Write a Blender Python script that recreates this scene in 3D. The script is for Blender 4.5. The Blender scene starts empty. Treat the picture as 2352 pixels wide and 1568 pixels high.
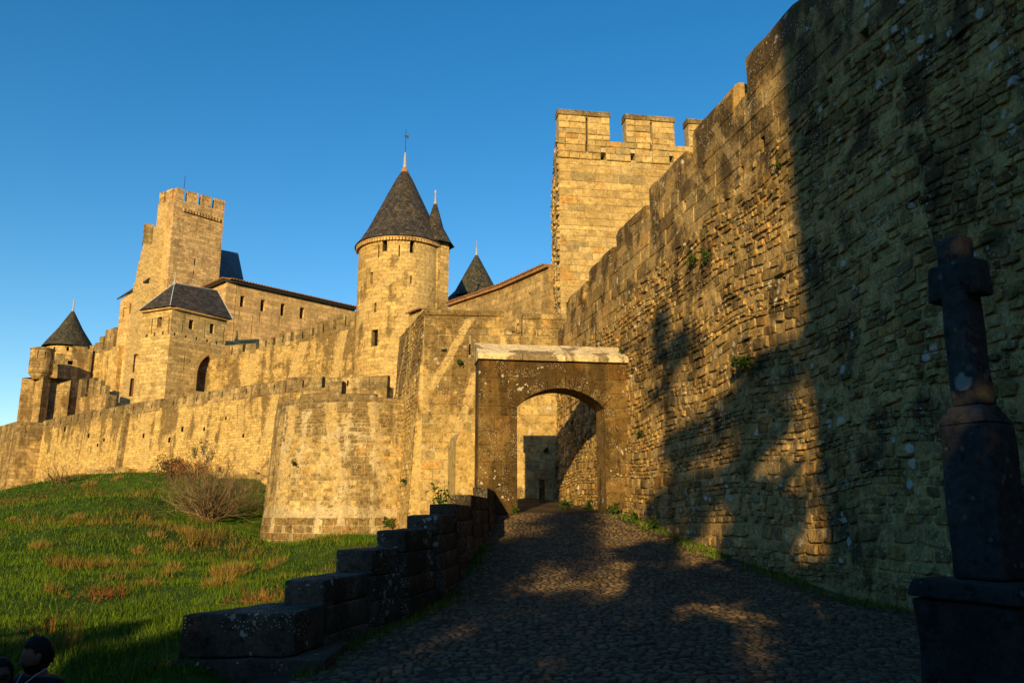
import bpy, math, random
import numpy as np
from mathutils import Vector, Matrix, noise as mn
R = math.radians
scene = bpy.context.scene
COL = scene.collection

# ------------------------------------------------------------------ camera, sky, sun, exposure
EYE = 1.7
PITCH = R(12.0)
FOCAL = 1850.0            # focal length in units of a 2352 wide frame
cam_data = bpy.data.cameras.new('camera')
cam_data.sensor_width = 36.0
cam_data.lens = 36.0 * FOCAL / 2352.0
cam_data.clip_start = 0.05
cam_data.clip_end = 6000
cam = bpy.data.objects.new('camera', cam_data)
COL.objects.link(cam)
cam.location = (0, 0, EYE)
cam.rotation_euler = (R(90) + PITCH, 0, 0)
scene.camera = cam

SUN_AZ = R(12.5)          # degrees to the left of straight behind the camera
SUN_EL = R(16.0)
to_sun = Vector((-math.sin(SUN_AZ) * math.cos(SUN_EL), -math.cos(SUN_AZ) * math.cos(SUN_EL), math.sin(SUN_EL)))
world = bpy.data.worlds.new('World')
scene.world = world
world.use_nodes = True
wn = world.node_tree
for n in list(wn.nodes):
    wn.nodes.remove(n)
wo = wn.nodes.new('ShaderNodeOutputWorld')
bg = wn.nodes.new('ShaderNodeBackground')
sky = wn.nodes.new('ShaderNodeTexSky')
sky.sky_type = 'NISHITA'
sky.sun_disc = False
sky.sun_elevation = SUN_EL
sky.sun_rotation = math.atan2(to_sun.x, to_sun.y)
sky.altitude = 150
sky.air_density = 1.0
sky.dust_density = 0.3
sky.ozone_density = 2.0
bg.inputs['Strength'].default_value = 0.145
hs = wn.nodes.new('ShaderNodeHueSaturation')
hs.inputs['Hue'].default_value = 0.498
hs.inputs['Saturation'].default_value = 1.40
wn.links.new(sky.outputs[0], hs.inputs['Color'])
wn.links.new(hs.outputs[0], bg.inputs['Color'])
wn.links.new(bg.outputs[0], wo.inputs['Surface'])

sun_data = bpy.data.lights.new('sun', 'SUN')
sun_data.energy = 5.0
sun_data.angle = R(0.5)
sun_data.color = (1.0, 0.71, 0.29)
sun = bpy.data.objects.new('sun', sun_data)
COL.objects.link(sun)
sun.rotation_euler = (-to_sun).to_track_quat('-Z', 'Y').to_euler()
sun.location = (0, -30, 40)

scene.view_settings.view_transform = 'Standard'
scene.view_settings.look = 'None'
scene.view_settings.exposure = 0.22
scene.view_settings.gamma = 1.0
scene.view_settings.use_curve_mapping = False
scene.render.engine = 'CYCLES'
scene.cycles.use_denoising = True
scene.cycles.max_bounces = 5
scene.cycles.diffuse_bounces = 2
scene.cycles.glossy_bounces = 2
scene.cycles.transparent_max_bounces = 4
scene.cycles.caustics_reflective = False
scene.cycles.caustics_refractive = False

# ------------------------------------------------------------------ survey helpers: a sight line and a distance give a place
SP, CP = math.sin(PITCH), math.cos(PITCH)
def ray(px, py):
    cx, cy = (px - 1176) / FOCAL, (784 - py) / FOCAL
    return Vector((cx, CP - cy * SP, SP + cy * CP))
def at(px, py, Y):
    r = ray(px, py)
    return Vector((r.x * Y / r.y, Y, EYE + r.z * Y / r.y))
def lev(px, py, z):
    """where a sight line meets the level z above the eye"""
    r = ray(px, py)
    Y = z * r.y / r.z
    return Vector((r.x * Y / r.y, Y, EYE + z))
def seen(p):
    x, y, z = p[0], p[1], p[2] - EYE
    d = y * CP + z * SP
    if d < .2:
        return None
    return 1176 + FOCAL * x / d, 784 - FOCAL * (z * CP - y * SP) / d, d

# ------------------------------------------------------------------ mesh helpers
class MB:
    def __init__(s):
        s.v = []; s.f = []; s.uv = []; s.t = []
    def add(s, verts, faces, uvs=None, tint=.5):
        b = len(s.v)
        s.v.extend(verts)
        s.uv.extend(uvs if uvs else [(p[0] + p[1] * .7, p[2]) for p in verts])
        if isinstance(tint, (int, float)):
            s.t.extend([tint] * len(verts))
        else:
            s.t.extend(tint)
        s.f.extend([tuple(b + i for i in f) for f in faces])
    def quad(s, a, b, c, d, uvs=None, tint=.5):
        s.add([a, b, c, d], [(0, 1, 2, 3)], uvs, tint)
    def hexa(s, p, tint=.5):
        """eight corners: 0-3 bottom ring, 4-7 top ring"""
        s.add(p, [(0, 3, 2, 1), (4, 5, 6, 7), (0, 1, 5, 4), (1, 2, 6, 5), (2, 3, 7, 6), (3, 0, 4, 7)], None, tint)
    def box(s, x0, x1, y0, y1, z0, z1, tint=.5):
        s.hexa([(x0, y0, z0), (x1, y0, z0), (x1, y1, z0), (x0, y1, z0), (x0, y0, z1), (x1, y0, z1), (x1, y1, z1), (x0, y1, z1)], tint)
    def obox(s, o, a, b, c, tint=.5):
        """corner o and three edge vectors"""
        o, a, b, c = Vector(o), Vector(a), Vector(b), Vector(c)
        s.hexa([tuple(q) for q in (o, o + a, o + a + b, o + b, o + c, o + a + c, o + a + b + c, o + b + c)], tint)
    def tube(s, pts, radii, n=5, tint=.5, cap=True):
        pts = [Vector(p) for p in pts]
        vs, fs = [], []
        up = Vector((0, 0, 1))
        for i, p in enumerate(pts):
            d = (pts[min(i + 1, len(pts) - 1)] - pts[max(i - 1, 0)])
            d = d.normalized() if d.length > 1e-9 else up
            a = d.cross(up if abs(d.z) < .9 else Vector((1, 0, 0))).normalized()
            b = d.cross(a)
            r = radii[i] if hasattr(radii, '__len__') else radii
            for k in range(n):
                an = 2 * math.pi * k / n
                vs.append(tuple(p + a * (r * math.cos(an)) + b * (r * math.sin(an))))
        for i in range(len(pts) - 1):
            for k in range(n):
                k2 = (k + 1) % n
                fs.append((i * n + k, i * n + k2, (i + 1) * n + k2, (i + 1) * n + k))
        if cap:
            fs.append(tuple(range(n))[::-1]); fs.append(tuple((len(pts) - 1) * n + k for k in range(n)))
        s.add(vs, fs, None, tint)
    def revolve(s, prof, c, n=32, tint=.5, a0=0, a1=2 * math.pi, wob=0):
        vs, uv, fs = [], [], []
        full = abs(a1 - a0 - 2 * math.pi) < 1e-6
        m = n + 1
        for j, (r, z) in enumerate(prof):
            for i in range(m):
                a = a0 + (a1 - a0) * i / n
                rr = r * (1 + wob * math.sin(a * 7 + j))
                vs.append((c[0] + rr * math.cos(a), c[1] + rr * math.sin(a), z))
                uv.append((a * max(prof[0][0], .3), z))
        for j in range(len(prof) - 1):
            for i in range(n):
                fs.append((j * m + i, j * m + i + 1, (j + 1) * m + i + 1, (j + 1) * m + i))
        s.add(vs, fs, uv, tint)
    def build(s, name, mat, parent=None, smooth=False, kind=None):
        off = parent_loc(parent)
        v = np.array(s.v, dtype=np.float32).reshape(-1, 3) - np.array(off, dtype=np.float32)
        me = bpy.data.meshes.new(name)
        me.from_pydata(v.tolist(), [], s.f)
        nl = len(me.loops)
        idx = np.empty(nl, dtype=np.int32)
        me.loops.foreach_get('vertex_index', idx)
        uvl = me.uv_layers.new(name='UVMap')
        uvs = np.array(s.uv, dtype=np.float32)[idx]
        uvl.data.foreach_set('uv', uvs.ravel())
        at_ = me.attributes.new('tint', 'FLOAT', 'POINT')
        at_.data.foreach_set('value', np.array(s.t, dtype=np.float32))
        if smooth:
            me.polygons.foreach_set('use_smooth', [True] * len(me.polygons))
        me.update()
        o = bpy.data.objects.new(name, me)
        COL.objects.link(o)
        if mat:
            me.materials.append(mat)
        if parent:
            o.parent = parent
        if kind:
            o['kind'] = kind
        return o

def parent_loc(p):
    l = Vector((0, 0, 0))
    while p is not None:
        l = l + p.location
        p = p.parent
    return l
def tag(o, label, cat, group=None):
    o['label'] = label; o['category'] = cat
    if group: o['group'] = group
    return o
def thing(name, label, cat, loc, group=None):
    o = bpy.data.objects.new(name, None)
    COL.objects.link(o)
    o.location = loc
    o.empty_display_size = .2
    return tag(o, label, cat, group)

# ------------------------------------------------------------------ materials
MATS = {}
class NT:
    def __init__(s, name):
        s.m = bpy.data.materials.new(name); s.m.use_nodes = True
        s.t = s.m.node_tree
        s.b = s.t.nodes['Principled BSDF']
        s.b.inputs['Roughness'].default_value = .9
        s.b.inputs['Specular IOR Level'].default_value = .15
        MATS[name] = s.m
    def n(s, typ, ins=None, **props):
        nd = s.t.nodes.new('ShaderNode' + typ)
        for k, v in props.items():
            setattr(nd, k, v)
        for k, v in (ins or {}).items():
            sk = nd.inputs[k]
            if isinstance(v, bpy.types.NodeSocket):
                s.t.links.new(v, sk)
            else:
                sk.default_value = v
        return nd
    def pos(s):
        return s.n('NewGeometry').outputs['Position']
    def uv(s):
        return s.n('UVMap', uv_map='UVMap').outputs[0]
    def tint(s):
        return s.n('Attribute', attribute_name='tint').outputs['Fac']
    def scale(s, vec, sc):
        return s.n('VectorMath', {0: vec, 1: sc}, operation='MULTIPLY').outputs[0]
    def noise(s, vec, sc, det=3, rough=.55, dist=0):
        return s.n('TexNoise', {'Vector': vec, 'Scale': sc, 'Detail': det, 'Roughness': rough, 'Distortion': dist}).outputs[0]
    def ramp(s, x, a, b, lo=0., hi=1.):
        return s.n('MapRange', {0: x, 1: a, 2: b, 3: lo, 4: hi}, interpolation_type='SMOOTHSTEP').outputs[0]
    def lin(s, x, a, b, lo, hi):
        return s.n('MapRange', {0: x, 1: a, 2: b, 3: lo, 4: hi}).outputs[0]
    def math(s, op, a, b=0.):
        return s.n('Math', {0: a, 1: b}, operation=op).outputs[0]
    def mix(s, f, a, b, mode='MIX'):
        c = lambda v: v if isinstance(v, bpy.types.NodeSocket) else (v[0], v[1], v[2], 1)
        nd = s.n('Mix', None, data_type='RGBA', blend_type=mode)
        for sk, v in ((nd.inputs[0], f), (nd.inputs[6], c(a)), (nd.inputs[7], c(b))):
            if isinstance(v, bpy.types.NodeSocket): s.t.links.new(v, sk)
            else: sk.default_value = v
        return nd.outputs[2]
    def mul(s, col, x):
        nd = s.n('VectorMath', {0: col}, operation='SCALE')
        if isinstance(x, bpy.types.NodeSocket): s.t.links.new(x, nd.inputs['Scale'])
        else: nd.inputs['Scale'].default_value = x
        return nd.outputs[0]
    def out(s, col, bump=None, strength=.5, dist=.02, rough=None):
        s.t.links.new(col, s.b.inputs['Base Color']) if isinstance(col, bpy.types.NodeSocket) else None
        if not isinstance(col, bpy.types.NodeSocket):
            s.b.inputs['Base Color'].default_value = (*col, 1)
        if bump is not None:
            bn = s.n('Bump', {'Strength': strength, 'Distance': dist, 'Height': bump})
            s.t.links.new(bn.outputs[0], s.b.inputs['Normal'])
        if rough is not None:
            if isinstance(rough, bpy.types.NodeSocket): s.t.links.new(rough, s.b.inputs['Roughness'])
            else: s.b.inputs['Roughness'].default_value = rough
        return s.m

def stone(name, base, alt, dark, stain=.6, stain_lo=.5, lichen=.3, lsc=5., speck=.3, orange=.1, brick=None, bands=(), bump=.6, bdist=.03, tv=.3, moss=0., grain=20., top=None, sw=.09, stretch=.16, pitc=.45, pale=(.56, .405, .175), medc=(.72, 1.24)):
    s = NT(name)
    p, t = s.pos(), s.tint()
    big = s.noise(p, .45, 4)
    col = s.mix(s.ramp(big, .38, .62), base, alt)
    col = s.mix(s.ramp(t, .80, .99, 0., .6), col, (base[0] * .92, base[1] * .66, base[2] * .40))
    col = s.mix(s.ramp(t, .20, .04), col, (base[0] * .72, base[1] * .76, base[2] * .86))
    hash_ = s.math('FRACT', s.math('MULTIPLY', t, 37.7))
    col = s.mul(col, s.lin(hash_, 0, 1, 1 - tv, 1 + tv))
    med = s.noise(p, 3.2, 5, .65)
    col = s.mul(col, s.lin(med, .3, .7, *medc))
    height = s.math('MULTIPLY', med, .8)
    if brick:
        w, h = brick
        bt = s.n('TexBrick', {'Vector': s.uv(), 'Color1': (.60, .59, .57, 1), 'Color2': (1.24, 1.20, 1.12, 1), 'Mortar': (.74, .74, .74, 1), 'Scale': 1., 'Mortar Size': .022, 'Mortar Smooth': .3, 'Bias': .1, 'Brick Width': w, 'Row Height': h})
        wob = s.noise(p, 2.2, 3)
        uvw = s.n('VectorMath', {0: s.uv(), 1: s.n('CombineXYZ', {0: s.lin(wob, 0, 1, -.10, .10), 1: s.lin(wob, 0, 1, -.06, .06)}).outputs[0]}, operation='ADD').outputs[0]
        s.t.links.new(uvw, bt.inputs['Vector'])
        col = s.mix(.9, col, s.mix(1., col, bt.outputs['Color'], 'MULTIPLY'))
        height = s.math('SUBTRACT', height, s.math('MULTIPLY', bt.outputs['Fac'], .9))
    st = s.noise(s.scale(p, (1.15, 1.15, stretch)), 1., 5, .6)
    st2 = s.noise(p, .8, 5, .65, .4)
    ssum = s.math('ADD', s.math('MULTIPLY', st, .55), s.math('MULTIPLY', st2, .45))
    if top:
        zz_ = s.n('SeparateXYZ', {0: p}).outputs[2]
        ssum = s.math('ADD', ssum, s.lin(zz_, top[0], top[1], 0., top[2]))
    sf = s.math('MULTIPLY', s.ramp(ssum, stain_lo, stain_lo + sw), stain)
    if bands:
        keep = None
        ux = s.n('SeparateXYZ', {0: s.uv()})
        edge = s.lin(s.noise(p, 2.5, 3), 0, 1, -.12, .12)
        for bd in bands:
            c, k, w = bd[:3]
            d = s.math('ABSOLUTE', s.math('ADD', s.math('SUBTRACT', s.math('SUBTRACT', ux.outputs[0], c), s.math('MULTIPLY', ux.outputs[1], k)), edge))
            b_ = s.ramp(d, w + .05, w - .03)
            if len(bd) > 3:
                b_ = s.math('MULTIPLY', b_, s.math('MULTIPLY', s.ramp(ux.outputs[1], bd[3], bd[3] + .15), s.ramp(ux.outputs[1], bd[4], bd[4] - .15)))
            keep = b_ if keep is None else s.math('MAXIMUM', keep, b_)
        sf = s.math('MULTIPLY', sf, s.lin(keep, 0, 1, 1, .08))
        col = s.mix(s.math('MULTIPLY', keep, .62), col, (pale[0], pale[1], pale[2]))
    col = s.mix(sf, col, dark)
    fine = s.noise(p, grain, 4, .7)
    col = s.mul(col, s.lin(fine, .25, .75, .58, 1.42))
    pit = s.noise(p, grain * .38, 6, .8)
    col = s.mul(col, s.ramp(pit, .36, .50, pitc, 1.04))
    if orange:
        col = s.mix(s.math('MULTIPLY', s.ramp(s.noise(p, 1.7, 4, .6), .66, .74), orange), col, (.42, .22, .045))
    if moss:
        col = s.mix(s.math('MULTIPLY', s.ramp(s.noise(p, 1.1, 4, .6), .55, .70), moss), col, (.10, .10, .03))
    if lichen:
        pd = s.n('VectorMath', {0: p, 1: s.mul(s.n('TexNoise', {'Vector': p, 'Scale': 9., 'Detail': 2.}).outputs[1], .16)}, operation='ADD').outputs[0]
        vo = s.n('TexVoronoi', {'Vector': pd, 'Scale': lsc, 'Randomness': 1.}).outputs['Distance']
        gate = s.ramp(s.noise(p, 1.3, 3), .46, .66)
        lf = s.math('MULTIPLY', s.ramp(s.math('SUBTRACT', s.lin(gate, 0, 1, .02, .34), vo), 0, .05), lichen)
        col = s.mix(lf, col, (.60, .57, .48))
    if speck:
        vo2 = s.n('TexVoronoi', {'Vector': p, 'Scale': lsc * 4.3, 'Randomness': 1.}).outputs['Distance']
        gate2 = s.ramp(s.noise(p, 2.1, 3), .42, .62)
        sf2 = s.math('MULTIPLY', s.ramp(s.math('SUBTRACT', s.lin(gate2, 0, 1, .05, .30), vo2), 0, .05), speck)
        col = s.mix(sf2, col, (.58, .53, .40))
    hh = s.math('ADD', height, s.math('MULTIPLY', fine, .55))
    return s.out(col, hh, bump, bdist, .93)

def plain(name, col, rough=.8, var=.25, sc=6., metal=0.):
    s = NT(name)
    s.b.inputs['Metallic'].default_value = metal
    c = s.mul(s.n('RGB').outputs[0], s.lin(s.noise(s.pos(), sc, 4), .3, .7, 1 - var, 1 + var))
    s.t.nodes['RGB'].outputs[0].default_value = (*col, 1)
    return s.out(c, s.noise(s.pos(), sc * 6, 3), .3, .01, rough)
# ------------------------------------------------------------------ wall surfaces
class Surf:
    """a wall face: a plan line run from left to right as seen from outside, with a batter"""
    def __init__(s, pts, bat=None, smooth=False):
        s.p = [(float(a[0]), float(a[1])) for a in pts]
        s.bat = bat or (lambda z: 0.)
        s.u = [0.]
        for a, b in zip(s.p, s.p[1:]):
            s.u.append(s.u[-1] + math.hypot(b[0] - a[0], b[1] - a[1]))
        s.L = s.u[-1]
        seg = []
        for a, b in zip(s.p, s.p[1:]):
            l = math.hypot(b[0] - a[0], b[1] - a[1])
            seg.append(((b[1] - a[1]) / l, -(b[0] - a[0]) / l))
        s.seg = seg
        vn = []
        for i in range(len(s.p)):
            a, b = seg[max(i - 1, 0)], seg[min(i, len(seg) - 1)]
            v = Vector((a[0] + b[0], a[1] + b[1])).normalized()
            vn.append((v.x, v.y))
        s.vn = vn
        s.smooth = smooth
    def idx(s, u):
        i = 0
        while i < len(s.seg) - 1 and u > s.u[i + 1]:
            i += 1
        return i
    def xy(s, u, d=0.):
        i = s.idx(u)
        k = (u - s.u[i]) / (s.u[i + 1] - s.u[i])
        a, b = s.p[i], s.p[i + 1]
        if s.smooth:
            kk = min(max(k, 0), 1)
            n = (s.vn[i][0] * (1 - kk) + s.vn[i + 1][0] * kk, s.vn[i][1] * (1 - kk) + s.vn[i + 1][1] * kk)
        else:
            n = s.seg[i]
        return a[0] + (b[0] - a[0]) * k + n[0] * d, a[1] + (b[1] - a[1]) * k + n[1] * d
    def P(s, u, z, d=0.):
        x, y = s.xy(u, s.bat(z) + d)
        return (x, y, z)
    def find(s, px, py):
        """place (u, z) on this face met by a sight line"""
        r = ray(px, py)
        best = None
        prev = None
        hits = []
        n = 400
        for i in range(n + 1):
            u = s.L * i / n
            x, y = s.xy(u)
            for _ in range(2):
                z = EYE + r.z * y / r.y
                x, y = s.xy(u, s.bat(z))
            g = x - r.x * y / r.y
            if prev is not None and prev[1] * g <= 0:
                k = prev[1] / (prev[1] - g) if prev[1] != g else 0
                uu = prev[0] + (u - prev[0]) * k
                x, y = s.xy(uu)
                x, y = s.xy(uu, s.bat(EYE + r.z * y / r.y))
                hits.append((y, uu, EYE + r.z * y / r.y))
            if best is None or abs(g) < best[0]:
                best = (abs(g), u, EYE + r.z * y / r.y)
            prev = (u, g)
        if hits:
            h = min(hits)
            return h[1], h[2]
        return best[1], best[2]

def cst(z):
    return z if callable(z) else (lambda u, z=z: z)

class Hole:
    def __init__(s, u0, u1, z0, z1, top='flat', spring=None, depth=.6):
        s.u0, s.u1, s.z0, s.z1, s.topk, s.depth = u0, u1, z0, z1, top, depth
        s.spring = spring if spring is not None else z1
    def top(s, u):
        if s.topk == 'flat':
            return s.z1
        k = abs((u - s.u0) / (s.u1 - s.u0) * 2 - 1)
        k = min(k, 1)
        r = s.z1 - s.spring
        if s.topk == 'round':
            w = (s.u1 - s.u0) / 2
            R_ = (w * w + r * r) / (2 * r)
            return s.spring + math.sqrt(max(R_ * R_ - (k * w) ** 2, 0)) - (R_ - r)
        # pointed: each side an arc
        return s.spring + r * math.sqrt(max(1 - k ** 2.0, 0)) * .55 + r * .45 * (1 - k)
    def us(s):
        n = 1 if s.topk == 'flat' else 14
        return [s.u0 + (s.u1 - s.u0) * i / n for i in range(n + 1)]

def hole_px(surf, x0, y0, x1, y1, top='flat', spring=None, depth=.6):
    """opening given by the sight lines to its corners"""
    a, b = surf.find(x0, y1), surf.find(x1, y1)
    c = surf.find((x0 + x1) / 2, y0)
    d = surf.find((x0 + x1) / 2, y1)
    sp = surf.find((x0 + x1) / 2, spring)[1] if spring else None
    return Hole(a[0], b[0], d[1], c[1], top, sp, depth)

def wall_mesh(mb, surf, u0, u1, zb, zt, holes=(), thick=1., du=1.5, dz=2.5, rough=0., ends=True):
    zb, zt = cst(zb), cst(zt)
    us = {u0, u1}
    k = max(1, int((u1 - u0) / du))
    us |= {u0 + (u1 - u0) * i / k for i in range(k + 1)}
    us |= {u for u in surf.u if u0 < u < u1}
    for h in holes:
        us |= {u for u in h.us() if u0 <= u <= u1}
    us = sorted(us)
    cl = [us[0]]
    for u in us[1:]:
        if u - cl[-1] > 1e-4: cl.append(u)
    def pt(u, z):
        d = 0.
        if rough:
            q = surf.P(u, z)
            d = rough * (mn.noise(Vector(q) * .9) + .5 * mn.noise(Vector(q) * 2.3))
        return surf.P(u, z, d)
    for a, b in zip(cl, cl[1:]):
        m = (a + b) / 2
        hs_ = sorted([h for h in holes if h.u0 - 1e-6 < m < h.u1 + 1e-6], key=lambda h: h.z0)
        lo = (zb(a), zb(b))
        segs = []
        for h in hs_:
            segs.append((lo, (h.z0, h.z0)))
            lo = (h.top(a), h.top(b))
        segs.append((lo, (zt(a), zt(b))))
        for (l0, l1), (h0, h1) in segs:
            n = max(1, int(max(h0 - l0, h1 - l1) / dz))
            for i in range(n):
                k0, k1 = i / n, (i + 1) / n
                za0, za1 = l0 + (h0 - l0) * k0, l0 + (h0 - l0) * k1
                zb0, zb1 = l1 + (h1 - l1) * k0, l1 + (h1 - l1) * k1
                mb.quad(pt(a, za0), pt(b, zb0), pt(b, zb1), pt(a, za1), [(a, za0), (b, zb0), (b, zb1), (a, za1)])
        # top and back
        pa, pb = surf.P(a, zt(a)), surf.P(b, zt(b))
        qa, qb = surf.P(a, zt(a), -thick), surf.P(b, zt(b), -thick)
        mb.quad(pt(a, zt(a)), pt(b, zt(b)), qb, qa, [(a, 0), (b, 0), (b, thick), (a, thick)])
        if not any(h.depth > thick for h in hs_): mb.quad(qb, qa, surf.P(a, zb(a), -thick), surf.P(b, zb(b), -thick), [(b, zt(b)), (a, zt(a)), (a, zb(a)), (b, zb(b))])
    if ends:
        for u in (u0, u1):
            n = max(1, int((zt(u) - zb(u)) / dz))
            for i in range(n):
                z0, z1 = zb(u) + (zt(u) - zb(u)) * i / n, zb(u) + (zt(u) - zb(u)) * (i + 1) / n
                mb.quad(pt(u, z0), surf.P(u, z0, -thick), surf.P(u, z1, -thick), pt(u, z1), [(0, z0), (thick, z0), (thick, z1), (0, z1)])
    for h in holes:
        us = h.us()
        loop = [(h.u0, h.z0), (h.u1, h.z0)] + [(u, h.top(u)) for u in reversed(us)]
        for (a, za), (b, zb_) in zip(loop, loop[1:] + loop[:1]):
            if abs(a - b) + abs(za - zb_) < 1e-6: continue
            mb.quad(surf.P(a, za), surf.P(b, zb_), surf.P(b, zb_, -h.depth), surf.P(a, za, -h.depth), [(0, za), (abs(b - a), zb_), (abs(b - a), zb_ + h.depth), (0, za + h.depth)])

def back_sheet(surf, h, parent, mat, name='painted_dark_window', inset=.02):  # coloured sheet closing a recess; the near-black ones paint the shade inside
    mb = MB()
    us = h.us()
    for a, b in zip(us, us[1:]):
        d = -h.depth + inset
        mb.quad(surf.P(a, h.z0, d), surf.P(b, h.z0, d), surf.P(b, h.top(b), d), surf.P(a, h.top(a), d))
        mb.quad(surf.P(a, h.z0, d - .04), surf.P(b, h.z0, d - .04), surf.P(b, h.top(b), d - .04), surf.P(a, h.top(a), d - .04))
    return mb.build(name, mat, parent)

def prism(mb, surf, u0, u1, z0, z1, d0, d1, cap=0., tint=.5, du=1.2):
    """solid strip along a wall between offsets d0 (front) and d1 (back); cap = extra height of a rounded crest"""
    us = sorted({u0, u1} | {u for u in surf.u if u0 < u < u1} | {u0 + (u1 - u0) * i / max(1, int((u1 - u0) / du)) for i in range(max(1, int((u1 - u0) / du)) + 1)})
    zf0, zf1 = cst(z0), cst(z1)
    def ring(u):
        a, b = zf0(u), zf1(u)
        pr = [(d0, a), (d0, b)]
        if cap:
            w = d0 - d1
            pr += [(d0 - w * .12, b + cap * .55), (d0 - w * .32, b + cap * .92), (d0 - w * .5, b + cap), (d0 - w * .68, b + cap * .92), (d0 - w * .88, b + cap * .55)]
        pr += [(d1, b), (d1, a)]
        return [surf.P(u, z, d) for d, z in pr], [(u, z + (d0 - d)) for d, z in pr]
    rs = [ring(u) for u in us]
    n = len(rs[0][0])
    for (p, pu), (q, qu) in zip(rs, rs[1:]):
        for i in range(n):
            j = (i + 1) % n
            mb.quad(p[i], q[i], q[j], p[j], [pu[i], qu[i], qu[j], pu[j]], tint)
    for p, pu in (rs[0], rs[-1]):
        mb.add(p, [tuple(range(n))], [(x[0] * .0 + i * .2, x[1]) for i, x in enumerate(pu)], tint)

# ------------------------------------------------------------------ stones laid on wall surfaces
def free_spans(u0, u1, z0, z1, holes, pad=0.):
    sp = [(u0, u1)]
    for h in holes:
        if z1 <= h.z0 - pad or z0 >= h.z1 + pad: continue
        if h.topk != 'flat' and z0 > h.spring:
            us = [u for u in h.us() if h.top(u) > (z0 + z1) / 2]
            if not us: continue
            a, b = us[0], us[-1]
        else:
            a, b = h.u0, h.u1
        a -= pad; b += pad
        new = []
        for x, y in sp:
            if b <= x or a >= y: new.append((x, y)); continue
            if a > x: new.append((x, a))
            if b < y: new.append((b, y))
        sp = new
    return sp

def courses(rng, u0, u1, z0, z1, hr, lr, holes=(), keep=None, pad=.0, wave=0., lockz=None):
    """rectangles (u0,u1,z0,z1) laid in courses"""
    z = z0
    out = []
    while z < z1 - .04:
        h = rng.uniform(*hr)
        if z + h > z1 - hr[0] * .5: h = z1 - z
        for a, b in free_spans(u0, u1, z, z + h, holes, pad):
            u = a
            first = True
            while u < b - .02:
                l = rng.uniform(*lr)
                if first: l *= rng.uniform(.45, 1.); first = False
                if b - (u + l) < lr[0] * .55: l = b - u
                if keep is None or keep(u + l / 2, z + h / 2):
                    out.append((u, u + l, z, z + h))
                u += l
        z += h
    return out

def ashlar_stones(surf, rects, rng, gap=.008, proud=(.01, .03), bev=.018, jit=.006, d_off=0.):
    out = []
    for (a, b, c, d) in rects:
        p = rng.uniform(*proud) + d_off
        q = [(a + gap, c + gap), (b - gap, c + gap), (b - gap, d - gap), (a + gap, d - gap)]
        q = [(u + rng.uniform(-jit, jit), z + rng.uniform(-jit, jit)) for u, z in q]
        mu, mz = sum(x[0] for x in q) / 4, sum(x[1] for x in q) / 4
        bu, bz = min(bev, (b - a) * .3), min(bev, (d - c) * .3)
        inn = [(u + (bu if u < mu else -bu), z + (bz if z < mz else -bz)) for u, z in q]
        vs = [surf.P(u, z, -.05 + d_off) for u, z in q] + [surf.P(u, z, p - bev * .7) for u, z in q] + [surf.P(u, z, p + rng.uniform(-.004, .004)) for u, z in inn]
        uv = q + q + inn
        fs = [(8, 9, 10, 11)]
        for i in range(4):
            j = (i + 1) % 4
            fs += [(i, j, 4 + j, 4 + i), (4 + i, 4 + j, 8 + j, 8 + i)]
        out.append((vs, fs, uv, rng.random()))
    return out

def rubble_stones(surf, rects, rng, gap=.012, proud=(.03, .09), n=8, wave=.12):
    out = []
    for (a, b, c, d) in rects:
        w, h = (b - a) / 2 - gap, (d - c) / 2 - gap
        mu, mz = (a + b) / 2, (c + d) / 2
        if w < .02 or h < .02: continue
        mu += rng.uniform(-.03, .03)
        p = rng.uniform(*proud)
        sl = rng.uniform(-.16, .16)
        ring = []
        for k in range(n):
            an = 2 * math.pi * (k + .5 + rng.uniform(-.22, .22)) / n
            ca, sa = math.cos(an), math.sin(an)
            e = .34
            x = math.copysign(abs(ca) ** e, ca) * w * rng.uniform(.80, 1.06)
            z = math.copysign(abs(sa) ** e, sa) * h * rng.uniform(.78, 1.06)
            ring.append((mu + x, mz + z + x * sl))
        wv = lambda u, z: z + wave * mn.noise(Vector((u * .33, z * .45, 7.3)))
        tu, tz = rng.uniform(-.35, .35), rng.uniform(-.35, .35)
        vs, uv = [], []
        for sc, dd in ((1., -.07), (.985, p * .55), (.84, p)):
            for (u, z) in ring:
                uu, zz = mu + (u - mu) * sc, mz + (z - mz) * sc
                d_ = dd
                if dd > 0:
                    d_ = dd * (1 + tu * (u - mu) / w + tz * (z - mz) / h + rng.uniform(-.16, .16))
                vs.append(surf.P(uu, wv(uu, zz), d_)); uv.append((uu, zz))
        vs.append(surf.P(mu, wv(mu, mz), p * rng.uniform(.95, 1.12))); uv.append((mu, mz))
        fs = []
        for i in range(n):
            j = (i + 1) % n
            fs += [(i, j, n + j, n + i), (n + i, n + j, 2 * n + j, 2 * n + i), (2 * n + i, 2 * n + j, 3 * n)]
        out.append((vs, fs, uv, rng.random()))
    return out

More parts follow.
